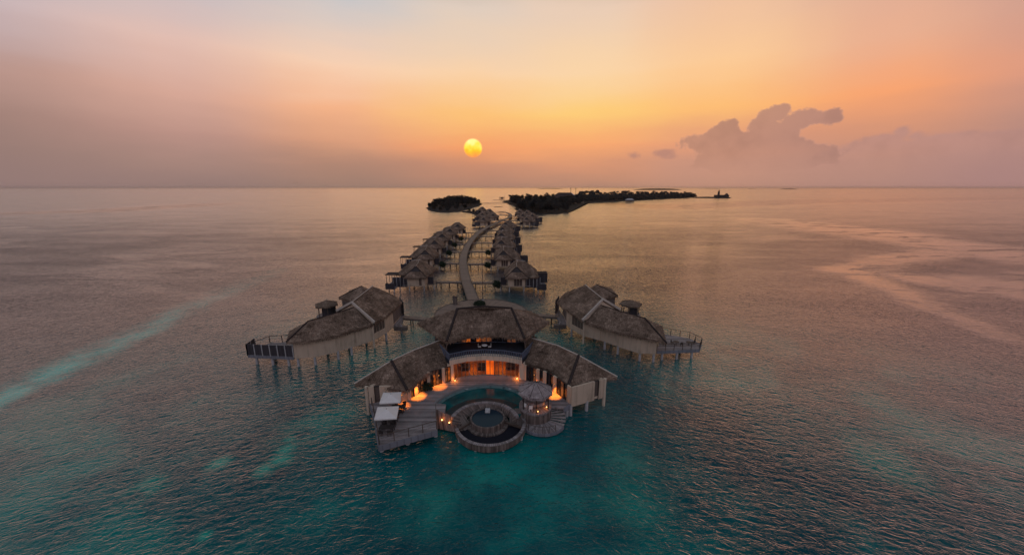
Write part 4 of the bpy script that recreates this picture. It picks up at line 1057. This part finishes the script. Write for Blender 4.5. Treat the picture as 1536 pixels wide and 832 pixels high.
# ------------------------------------------------------------------ small water villas
def smallvilla(s, first_label):
    """local frame: x outward (times s), y away from the camera"""
    v = thing('water_villa', first_label, 'villa', (0, 0, 0))
    X = lambda x: x * s
    def B_(x0, x1, y0, y1, z0, z1, name, mat):
        return MB().prism([(X(x0), y0), (X(x1), y0), (X(x1), y1), (X(x0), y1)], z0, z1).build(name, mat, v)
    # front room
    wz0, wz1 = 1.9, 5.3
    bays('x', Vector((X(-3.1), -2.8, 0)) if s > 0 else Vector((X(3.1), -2.8, 0)), Vector((X(3.1), -2.8, 0)) if s > 0 else Vector((X(-3.1), -2.8, 0)), wz0 + .0, wz1, 6, 'sshhhs' if s > 0 else 'sssshs', v, 'stucco', 'stucco_light')
    w_ = MB(); w_.wall((-3.1, -2.8), (-3.1, 3), wz0, wz1, .2); w_.wall((3.1, -2.8), (3.1, 3), wz0, wz1, .2); w_.build('side_wall', 'stucco', v)
    B_(-3.2, 3.2, -2.7, 8, 1.75, 2.0, 'floor_slab', 'stucco')
    # body
    w_ = MB(); w_.wall((X(-3.8), 2), (X(-3.8), 9), wz0, wz1, .2); w_.wall((X(7), 2), (X(7), 9), wz0, wz1, .2); w_.wall((X(-3.8), 9), (X(7), 9), wz0, wz1, .2); w_.wall((X(3.1), 2), (X(7), 2), wz0, wz1, .2)
    w_.build('rear_wall', 'siding', v)
    B_(3.0, 7.2, 2, 9, 1.7, 1.98, 'floor_slab', 'stucco')
    # roofs
    z = 5.2
    P = lambda x, y, zz: Vector((X(x), y, zz))
    a1, a2, a3, a4 = P(-4.9, .2, z), P(8.2, .2, z), P(8.2, 10.4, z), P(-4.9, 10.4, z)
    k1, k2 = P(-.2, 5.3, 9.5), P(3.4, 5.3, 9.1)
    roofset('main_roof', [(a1, a2, k2, k1), (a2, a3, k2), (a3, a4, k1, k2), (a4, a1, k1)], [(a1, a2), (a2, a3), (a3, a4), (a4, a1)], v, dens=4, cell=1.2, per=4, caps=[([k1, k2], 'cap_pale', .15)])
    c1, c2, c3, c4 = P(-4.3, -4.2, z - .1), P(4.3, -4.2, z - .1), P(4.3, 3, z), P(-4.3, 3, z)
    h1, h2 = P(0, -1.9, 8.5), P(0, 5, 9.2)
    g1, g2 = P(-2.1, -2.85, 6.75), P(2.1, -2.85, 6.75)
    roofset('front_roof', [(c1, c2, g2, g1), (c2, c3, h2, g2), (g2, h2, h1), (c4, c1, g1, h2), (g1, h1, h2)], [(c1, c2), (c2, c3), (c4, c1)], v, dens=5, cell=1.0, per=4,
            caps=[([h1 + Vector((0, -.5, 0)), P(0, 1.5, 8.95), P(X(.3) * s, 5, 9.6)], 'cap_pale', .12), ([h1, g1, c1], 'cap_dark', .22), ([h1, g2, c2], 'cap_dark', .22)])
    gw = MB(); gw.face([g1 + Vector((0, .1, 0)), g2 + Vector((0, .1, 0)), h1 + Vector((0, .15, 0))] if s > 0 else [g2 + Vector((0, .1, 0)), g1 + Vector((0, .1, 0)), h1 + Vector((0, .15, 0))]); gw.build('gable_vent', 'dark_wood', v)
    # outer deck with privacy fence
    B_(3.2, 11.0, -1.6, 5, 1.6, 1.9, 'deck', 'deck')
    B_(7.5, 11.0, -4.0, -1.6, 1.1, 1.4, 'swim_deck', 'deck')
    m_ = MB(); m_.wall((X(3.3), -1.5), (X(9.0), -1.6), 1.2, 4.6, .12); m_.wall((X(7.6), -3.95), (X(11), -3.95), 1.0, 3.0, .12); m_.wall((X(11), -3.95), (X(11), -1.6), 1.0, 2.9, .12); m_.build('privacy_fence', 'fence', v)
    for i in range(5): MB().box((X(3.6 + i * 1.3), -1.65, 3.0), (.12, .1, 3.4)).build('fence_post', 'concrete', v)
    # pavilion on the deck
    if s < 0:
        MB().prism([(X(7.4), -.6), (X(12), -.6), (X(12), 3.4), (X(7.4), 3.4)], 5.1, 5.35).build('pavilion_roof', 'roof_far', v)
        for x_ in (7.7, 9.6, 11.7):
            for y_ in (-.3, 3.1): MB().box((X(x_), y_, 3.5), (.16, .16, 3.2)).build('pavilion_post', 'post_wood', v)
    else:
        hcx = X(6.3); pts = [Vector((hcx + 2.3 * math.cos(R(45 * i)), -.3 + 2.3 * math.sin(R(45 * i)), 4.9)) for i in range(8)]; ax = Vector((hcx, -.3, 5.6))
        roofset('bath_hut_roof', [(pts[i], pts[(i + 1) % 8], ax) for i in range(8)], [(pts[i], pts[(i + 1) % 8]) for i in range(8)], v, 'thatch', dens=4, cell=1.2, per=3)
        for i in range(8): MB().box((hcx + 2.0 * math.cos(R(45 * i)), -.3 + 2.0 * math.sin(R(45 * i)), 3.3), (.12, .12, 3.2)).build('bath_hut_post', 'concrete', v)
        MB().prism([(X(8), 3.2), (X(12), 3.2), (X(12), 7), (X(8), 7)], 4.9, 5.15).build('pavilion_roof', 'roof_far', v)
        MB().wall((X(8), 3.3), (X(12), 3.3), 1.9, 4.9, .12).build('pavilion_screen', 'fence', v)
    MB().box((X(9.6), -2.9, 1.65), (.8, 1.7, .4)).build('daybed', 'cushion', v)
    # entrance side
    B_(-6.2, -3.7, -1, 4.5, 1.8, 2.15, 'entrance_deck', 'deck_walk')
    MB().wall((X(-6.0), -.9), (X(-3.9), -.9), 1.9, 4.6, .12).build('entrance_screen', 'fence', v)
    piles([(X(-2.7), -2.4), (X(2.7), -2.4), (X(-2.7), 4), (X(2.7), 4), (X(6.6), -1.2), (X(10.6), -1.5), (X(10.6), 4), (X(8), -3.6), (X(-6), -.4), (X(-6), 4), (X(6.6), 8)], 1.8, v, .22, 'concrete')
    return v
protoL = smallvilla(-1, ''); protoR = smallvilla(1, '')
def oc(n): return ['nearest', 'second nearest', 'third nearest', 'fourth nearest', 'fifth nearest', 'sixth nearest'][n]
GL, GR = 'small thatched water villas left of the boardwalk', 'small thatched water villas right of the boardwalk'
spots = []
for i, (px, py, rz) in enumerate([(625, 437, 0), (638, 405.5, 4), (652, 386.5, 6), (663, 373.5, 6), (675, 363.5, 4), (687, 354.5, 0)]):
    spots.append((protoL, at(px, py, 0), R(rz), f'{oc(i)} small thatched villa left of the curving boardwalk', GL))
for i, (px, py, rz) in enumerate([(775, 438, 0), (755, 406.5, 2), (752, 386, 0), (752.5, 371.5, -4), (754, 360.5, -6), (759, 351, -8)]):
    spots.append((protoR, at(px, py, 0), R(rz), f'{oc(i)} small thatched villa right of the curving boardwalk', GR))
F1, F2_ = 'far villas left of the boardwalk bend', 'far villas right of the boardwalk bend'
for i, (px, py, rz) in enumerate([(726, 341.5, -10), (740, 334, -8), (724, 332.5, -4), (735, 326, 0), (724, 321.5, 0)]):
    spots.append((protoL, at(px, py, 0), R(rz), f'{oc(i)} thatched villa in the far cluster left of the boardwalk bend', F1))
for i, (px, py, rz) in enumerate([(790, 341, 0), (798, 335, 5), (784, 334.5, 4), (790, 329, 0), (779, 327, 3)]):
    spots.append((protoR, at(px, py, 0), R(rz), f'{oc(i)} thatched villa in the far cluster right of the boardwalk bend', F2_))
used = set()
SV = []
for pr_, loc, rz, lab, grp in spots:
    o = pr_ if pr_.name not in used else dup(pr_)
    if pr_.name not in used: KIDS[pr_.name] = children(pr_)
    used.add(pr_.name)
    # frontmost wall of the villa is 2.8 m before its origin
    o.location = loc + Vector((0, 2.6, 0)); o.rotation_euler.z = rz; o['label'] = lab; o['group'] = grp; SV.append(o); k_ = .9 * random.uniform(.97, 1.03); o.scale = (k_, k_, 1)
def nearest_on_path(p):
    return min(bpath, key=lambda q: (q.x - p.x) ** 2 * .0 + (q.y - p.y) ** 2)
shrubproto = None
for i, o in enumerate(SV):
    left = o.location.x < nearest_on_path(o.location).x
    s = 1 if left else -1
    y = o.location.y + 2.2
    pb = min(bpath, key=lambda q: abs(q.y - y))
    a_ = Vector((pb.x - s * 1.6, y, 0)); ex = o.location.x + s * 5.9
    if (ex - a_.x) * s >= -1.2: continue
    lab = o['label']
    jetty(a_, (ex, y), 'narrow jetty from the boardwalk to the ' + lab.replace('thatched ', '').replace('curving ', '').replace('in the far cluster left of the boardwalk bend', 'of the far left cluster').replace('in the far cluster right of the boardwalk bend', 'of the far right cluster'), 'narrow side jetties off the boardwalk', 1.7, n=3 if i < 12 else 2)
for i in list(range(1, 5)) + [6, 7, 8]:
    o = SV[i]; s = 1 if i < 6 else -1
    if i < 6: x, y = o.location.x + 6.6, o.location.y + .4
    else: x, y = o.location.x - 6.6, o.location.y + .2
    lb = 'dark round shrub at the entrance of the ' + o['label'].replace('small thatched ', '').replace('curving ', '')
    if shrubproto is None:
        shrubproto = shrub((x, y, .6), 1.7, 2.6, lb, 'dark shrubs by the small villa entrances', 420, .3)
        KIDS[shrubproto.name] = children(shrubproto)
    else:
        c = dup(shrubproto); c.location = (x, y, .6); c['label'] = lb
# ------------------------------------------------------------------ islands
def landmesh(name, outline, h, mat, cell):
    """terrain patch: shoreline ring rising inland with noise"""
    pts = [Vector((p[0], p[1], 0)) for p in outline]; c = ctr(*pts); b_ = MB(); rings = [(1.04, -1.0), (1.0, .1), (.93, h * .5), (.75, h * .8), (.4, h), (.0, h)]
    fine = []
    for p, q in zip(pts, pts[1:] + pts[:1]):
        k = max(1, int((q - p).length / cell)); fine += [p.lerp(q, i / k) for i in range(k)]
    fine = [p + Vector((noise.noise(p * .11), noise.noise(p * .11 + Vector((9, 9, 0))), 0)) * cell * .9 for p in fine]
    G_ = []
    for s, z in rings:
        G_.append([Vector((c.x + (p.x - c.x) * s, c.y + (p.y - c.y) * s, z + noise.noise(p * .15 + Vector((0, 0, s * 7))) * h * .35)) for p in fine])
    for r_ in range(len(rings) - 1):
        for i in range(len(fine)):
            j = (i + 1) % len(fine); q = [G_[r_][i], G_[r_][j], G_[r_ + 1][j], G_[r_ + 1][i]]
            b_.face(q)
    o = b_.build(name, mat); o['kind'] = 'structure'; return o
isl1 = [at(x, y, 0) for x, y in ((640, 311), (643, 316), (655, 318.5), (674, 319.3), (690, 317.5), (702, 314.5), (722, 307.5), (722, 304.5), (700, 303.5), (670, 303), (650, 305))]
landmesh('islet_ground', isl1, 2.2, 'rock', 7)
isl2 = [at(x, y, 0) for x, y in ((757, 304), (771, 309.5), (778, 315.5), (792, 320.5), (812, 321.5), (835, 321), (851, 318.5), (848, 313), (858, 310.5), (868, 308), (880, 305), (902, 304), (925, 302.8), (955, 300.8), (1005, 298.3), (1047, 296), (1040, 294), (960, 292), (880, 292), (830, 295), (780, 299), (757, 301))]
landmesh('island_ground', isl2, 2.5, 'island_ground', 12)
landmesh('reef_rocks', [at(x, y, 0) for x, y in ((694, 318.2), (706, 320), (716, 323.5), (722, 323.5), (722, 320.5), (712, 317.5), (700, 316.2))], 1.2, 'rock', 5)
# trees
def broadtree(label, grp):
    t_ = thing('broadleaf_tree', label, 'tree', (0, 0, 0), grp); m_ = MB()
    for k in range(9):
        a_ = random.random() * 6.28; r = random.uniform(0, 3.6)
        leafball(m_, (r * math.cos(a_), r * math.sin(a_), random.uniform(4.0, 7.6) - r * .3), 2.4, 2.4, 1.9, 120, .6)
    m_.build('crown', 'leaf_far', t_)
    tr = MB(); tr.tube((0, 0, -1), (0, 0, 4), .45, .3, 7)
    for k in range(4): tr.tube((0, 0, 3), (2 * math.cos(k * 1.6), 2 * math.sin(k * 1.6), 6), .22, .1, 5)
    tr.build('trunk', 'bark', t_); return t_
def palmtree(label, grp):
    t_ = thing('palm_tree', label, 'tree', (0, 0, 0), grp); m_ = MB()
    tr = MB(); tr.tube((0, 0, -1), (.5, 0, 5), .3, .25, 6); tr.tube((.5, 0, 5), (1.2, .1, 11), .25, .18, 6); tr.build('trunk', 'bark', t_)
    for k in range(15):
        a_ = k * 2.4; up_ = random.uniform(-.1, .9); d = Vector((math.cos(a_), math.sin(a_), 0)); sd = Vector((-d.y, d.x, 0)); p = Vector((1.2, .1, 11)); L = 0
        w0 = .5
        for j in range(5):
            q = p + (d * math.cos(up_) + UP * math.sin(up_)) * .95; w1 = [.8, .9, .8, .5, .1][j]
            m_.face([p - sd * w0 - UP * .15, q - sd * w1 - UP * .25, q, p]); m_.face([p, q, q + sd * w1 - UP * .25, p + sd * w0 - UP * .15])
            p = q; w0 = w1; up_ -= .42
    leafball(m_, (1.2, .1, 11), .6, .6, .5, 20, .3)
    m_.build('crown', 'leaf_far', t_); return t_
TI = 'broad dark trees on the small islet'
bt = broadtree('broad dark tree on the small rocky islet left of the far villas', TI)
KIDS[bt.name] = children(bt); first = True
def place(proto, p, sc, rz=None, label=None, grp=None, st={}):
    if proto.name in st: o = dup(proto)
    else: o = proto; st[proto.name] = 1
    o.location = p; o.scale = (sc, sc, sc * random.uniform(.9, 1.1)); o.rotation_euler.z = random.random() * 6.28 if rz is None else rz
    if label: o['label'] = label
    if grp: o['group'] = grp
    return o
for (x, y, sc) in ((650, 313.5, .9), (655, 311.5, 1.15), (660, 312.5, 1.2), (665, 314.5, 1.1), (671, 316, .9), (678, 312.5, 1.1), (674, 309.5, 1.35), (681, 309.5, 1.4), (688, 309.5, 1.45), (694, 309.5, 1.4), (700, 310, 1.4), (706, 309.5, 1.35), (712, 308.5, 1.1), (718, 307.5, .8), (686, 315.5, .7), (697, 314, .55), (644, 312.5, .6), (668, 310, 1.2), (650, 316, .5), (704, 318.3, .3), (710, 319.6, .35), (716, 321, .35), (720, 322, .3), (660, 317.3, .5), (672, 318, .45)):
    place(bt, at(x, y, 0) + UP * .8, sc * 1.55, None, 'broad dark tree on the small rocky islet left of the far villas', TI)
TB2 = 'broad dark trees on the near end of the main island'
def inpoly(x, y, poly):
    c = False; n = len(poly)
    for i in range(n):
        a_, b_ = poly[i], poly[(i + 1) % n]
        if (a_[1] > y) != (b_[1] > y) and x < (b_[0] - a_[0]) * (y - a_[1]) / (b_[1] - a_[1]) + a_[0]: c = not c
    return c
nb = 0; tries = 0
near_poly = [(760, 302), (771, 309.5), (780, 317), (808, 321), (850, 318.3), (847, 313), (872, 307), (870, 301), (830, 299), (790, 299)]
while nb < 175 and tries < 4000:
    tries += 1; x = random.uniform(757, 872); y = random.uniform(299, 321)
    if not inpoly(x, y, near_poly): continue
    place(bt, at(x, y, 0) + UP * 1.5, random.uniform(1.0, 1.7), None, 'broad dark tree on the near end of the main island', TB2); nb += 1
pt = palmtree('', ''); KIDS[pt.name] = children(pt)
TP = 'tall palms of the far palm wood'; TN = 'palms on the near end of the main island'
for k in range(150):
    u = random.random(); x = 868 + u * 168; yb = 303.5 - u * 6.6; y = yb - random.random() ** .7 * (8 - 4.5 * u)
    place(pt, at(x, max(y, 293.2), 0) + UP * 1.5, random.uniform(1.4, 2.0) * (1 - .3 * u), None, 'tall palm in the dense palm wood along the main island', TP)
for (x, y) in ((795, 302), (797, 301), (805, 303), (790, 300.5), (812, 301), (818, 300.5), (768, 303), (764, 302), (820, 299), (871, 302), (868, 301)):
    place(pt, at(x, y, 0) + UP * 1.5, random.uniform(1.0, 1.4), None, 'palm rising above the trees at the near end of the main island', TN)
# the wood behind reads as one mass
m_ = MB()
for k in range(230):
    u = k / 230; x = 862 + u * 178; yy = 304.5 - u * 8.2 - random.random() * 5 * (1 - .6 * u); p = at(x, max(yy, 293.8), 0)
    leafball(m_, (p.x, p.y, 7), 12, 12, random.uniform(8, 12.5) * (1 - .35 * u), 100, 2.2)
w_ = m_.build('island_wood', 'leaf_far'); tag(w_, 'dense dark undergrowth of the palm wood on the main island', 'wood', kind='stuff')
for (x, y, sc) in ((1030, 296, .8), (1036, 296, .7), (1041, 296, .75), (1044, 296, .6)):
    place(bt, at(x, y, 0) + UP * 1.2, sc * 1.3, None, 'broad tree at the far tip of the main island', 'broad trees at the far tip of the island')
# great hall with the big dark roof
hb = at(846, 303, 0)
hl = thing('island_hall', 'large hall with a broad dark hipped roof on the main island', 'building', hb)
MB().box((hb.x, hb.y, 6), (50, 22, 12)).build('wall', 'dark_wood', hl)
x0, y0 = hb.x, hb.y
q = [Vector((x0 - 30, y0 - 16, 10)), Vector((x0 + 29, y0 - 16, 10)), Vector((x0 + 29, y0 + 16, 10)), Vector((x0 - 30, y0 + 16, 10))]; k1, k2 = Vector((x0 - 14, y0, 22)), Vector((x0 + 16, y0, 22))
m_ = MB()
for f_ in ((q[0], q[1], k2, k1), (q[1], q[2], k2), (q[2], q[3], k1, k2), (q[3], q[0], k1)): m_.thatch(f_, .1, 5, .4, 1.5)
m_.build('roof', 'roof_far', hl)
m_ = MB(); m_.beam(q[1].lerp(k2, .45) + UP * .3, k2 + UP * .3, 1.4, .5); m_.build('roof_light', 'white_canvas', hl)
for (x, y, lab) in ((855.6, 300, 'left one of the two tall masts above the island hall'), (863.2, 300, 'right one of the two tall masts above the island hall')):
    p = at(x, y, 0); s = thing('island_mast', lab, 'mast', p, 'tall masts on the main island')
    MB().tube(p, p + UP * 33, .6, .5, 6).build('pole', 'post_wood', s)
    MB().box((p.x, p.y, 31), (1.8, 1.8, 2.2)).build('head', 'dark_wood', s)
# small island houses along the shore
for i, (x, y) in enumerate(((793, 312), (806, 314.5), (822, 314), (836, 312.5), (850, 309), (862, 307), (872, 305.5), (800, 307.5), (818, 307))):
    p = at(x, y, 0); s = thing('island_house', ['low thatched house at the left end of the island shore', 'low thatched house second from the left on the island shore', 'low thatched house third from the left on the island shore', 'low thatched house behind the rocky point of the island', 'low thatched house just beyond the rocky point', 'low thatched house halfway along the shore to the palm wood', 'low thatched house where the palm wood begins', 'low thatched house behind the first shore house, left of the hall', 'low thatched house just in front of the island hall'][i], 'house', p, 'low houses on the main island')
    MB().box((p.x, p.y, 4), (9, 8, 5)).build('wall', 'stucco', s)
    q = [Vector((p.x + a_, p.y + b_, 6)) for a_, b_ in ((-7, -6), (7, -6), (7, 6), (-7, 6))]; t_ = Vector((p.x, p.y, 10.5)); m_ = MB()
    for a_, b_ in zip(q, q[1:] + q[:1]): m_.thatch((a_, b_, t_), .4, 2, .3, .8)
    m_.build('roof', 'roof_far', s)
# water sports pavilion with pale roof
p = at(944, 303.5, 0); s = thing('pier_pavilion', 'pavilion with a pale roof at the end of a low pier by the palm wood', 'pavilion', p)
MB().box((p.x, p.y, 3.3), (17, 10, 4.6)).build('wall', 'siding', s)
q = [Vector((p.x + a_, p.y + b_, 5.6)) for a_, b_ in ((-9.5, -6), (9.5, -6), (9.5, 6), (-9.5, 6))]; k1, k2 = Vector((p.x - 4, p.y, 9)), Vector((p.x + 5, p.y, 9)); m_ = MB()
for f_ in ((q[0], q[1], k2, k1), (q[1], q[2], k2), (q[2], q[3], k1, k2), (q[3], q[0], k1)): m_.face(f_)
m_.build('roof', 'concrete', s)
jetty(at(903, 304.2, 0), at(948, 304.6, 0), 'low dark pier carrying the pale roofed pavilion', None, 4, 1.6, 8, 'pier')
# arrival pier west of the island
p = at(753, 299.6, 0); s = thing('pier_shelter', 'dark flat roofed shelter on the pier left of the main island', 'pavilion', p)
MB().box((p.x, p.y, 7), (17, 8, .8)).build('roof', 'roof_far', s)
for a_ in (-7, -2.5, 2.5, 7):
    for b_ in (-3, 3): MB().box((p.x + a_, p.y + b_, 3.8), (.6, .6, 6)).build('post', 'post_wood', s)
MB().box((p.x, p.y + 1, 4), (9, 4, 4)).build('wall', 'siding', s)
jetty(at(739, 300.3, 0), at(768, 300.3, 0), 'pier under the dark flat roofed shelter', None, 5, 1.4, 6, 'pier')
jetty(at(722, 305, 1.5), at(758, 303.4, 1.5), 'thin footbridge from the small islet to the main island', None, 3, 2.2, 12, 'footbridge')
# sand bar
p = at(747, 310.3, 0)
landmesh('sandbar', [p + Vector((8 * math.cos(R(30 * i)), 2.2 * math.sin(R(30 * i)), 0)) for i in range(12)], .7, 'rock', 4)
# breakwater with the little tower
bkw = [at(x, y, 0) for x, y in ((1042, 297), (1070, 297.3), (1094, 297.6), (1094, 296.8), (1070, 296.4), (1042, 296.0))]
landmesh('breakwater', bkw, 3.0, 'rock', 14)
p = at(1080, 297, 0); s = thing('harbour_tower', 'small dark tower with a low hall at the tip of the breakwater', 'tower', p)
MB().box((p.x + 4, p.y, 6), (44, 10, 8)).build('hall', 'dark_wood', s)
MB().tube((p.x - 6, p.y, 2), (p.x - 6, p.y, 18), 4, 3, 10).build('shaft', 'dark_wood', s)
MB().tube((p.x - 6, p.y, 18), (p.x - 6, p.y, 27), 3.2, .3, 10).build('spire', 'roof_far', s)
MB().tube((p.x + 20, p.y, 10), (p.x + 20, p.y, 15), 6, 2, 10).build('dome', 'roof_far', s)
# islands on the horizon
for i, (x0, x1, yy, h, lab) in enumerate(((805, 846, 283.2, 11, 0), (955, 1023, 285.0, 17, 1), (1173, 1197, 284.0, 9, 2), (1058, 1084, 283.0, 5, 3), (1122, 1132, 283.0, 5, 4))):
    a_, b_ = at(x0, yy, 0), at(x1, yy, 0); n = 30; m_ = MB(); dy = (b_.x - a_.x) * .25
    top = [];
    for k in range(n + 1):
        u = k / n; hh = h * (min(1, 4 * u) ** .7 * min(1, 4 * (1 - u)) ** .7) * (1 + .35 * noise.noise(Vector((k * .9, i * 7, 0)))) + .3
        x = a_.x + (b_.x - a_.x) * u; top.append((x, hh))
    for (x_, hh), (x2, h2) in zip(top, top[1:]):
        m_.face([(x_, a_.y - dy * .3, -1), (x2, a_.y - dy * .3, -1), (x2, a_.y, h2), (x_, a_.y, hh)]); m_.face([(x_, a_.y, hh), (x2, a_.y, h2), (x2, a_.y + dy, h2 * .9), (x_, a_.y + dy, hh * .9)]); m_.face([(x_, a_.y + dy, hh * .9), (x2, a_.y + dy, h2 * .9), (x2, a_.y + dy * 1.3, -1), (x_, a_.y + dy * 1.3, -1)])
    o = m_.build('horizon_island', 'far_wood'); o['kind'] = 'structure'
# sea bird
bp_ = at(445, 274, 36); bp_ = Vector((-93, 158, 36.1 + 0))
d_az, d_el = azel(445, 274); dd = 150
bp_ = Vector((dd * math.sin(R(d_az)), dd * math.cos(R(d_az)), H + dd * math.tan(R(d_el))))
m_ = MB()
for s_ in (-1, 1):
    m_.face([bp_ + Vector((0, -.1, 0)), bp_ + Vector((s_ * .35, -.05, .14)), bp_ + Vector((s_ * .35, .1, .14)), bp_ + Vector((0, .12, 0))]); m_.face([bp_ + Vector((s_ * .35, -.05, .14)), bp_ + Vector((s_ * .8, .05, .0)), bp_ + Vector((s_ * .35, .1, .14))])
m_.tube(bp_ + Vector((0, -.25, 0)), bp_ + Vector((0, .3, 0)), .07, .03, 6)
tag(m_.build('sea_bird', 'dark_wood'), 'tiny dark bird flying low above the horizon on the left', 'bird')
# ------------------------------------------------------------------ haze
hm = bpy.data.materials.new('haze'); hm.use_nodes = True; hn = hm.node_tree; hn.nodes.clear()
pv = hn.nodes.new('ShaderNodeVolumePrincipled'); ho = hn.nodes.new('ShaderNodeOutputMaterial'); hn.links.new(pv.outputs[0], ho.inputs['Volume'])
pv.inputs['Color'].default_value = (.95, .9, .88, 1); pv.inputs['Density'].default_value = 2.5e-5; pv.inputs['Anisotropy'].default_value = .75
M['haze'] = hm
hz = MB().prism([(-S - 50, -700), (S + 50, -700), (S + 50, S + 50), (-S - 50, S + 50)], -3, 60).build('haze', 'haze'); hz['kind'] = 'stuff'
# ------------------------------------------------------------------ camera
cam = bpy.data.cameras.new('camera'); cam.sensor_width = 36; cam.lens = F / 1536 * 36; cam.clip_start = .5; cam.clip_end = 80000
co = bpy.data.objects.new('camera', cam); C.objects.link(co); co.location = (0, 0, H); co.rotation_euler = (math.pi / 2 - TH, 0, 0)
sc = bpy.context.scene; sc.camera = co
sc.view_settings.view_transform = 'Standard'; sc.view_settings.look = 'None'; sc.view_settings.exposure = 0; sc.view_settings.gamma = 1
sc.cycles.volume_bounces = 0; sc.cycles.max_bounces = 5; sc.cycles.diffuse_bounces = 2; sc.cycles.glossy_bounces = 3; sc.cycles.sample_clamp_indirect = 3; sc.cycles.sample_clamp_direct = 6
sc.cycles.caustics_reflective = False; sc.cycles.caustics_refractive = False
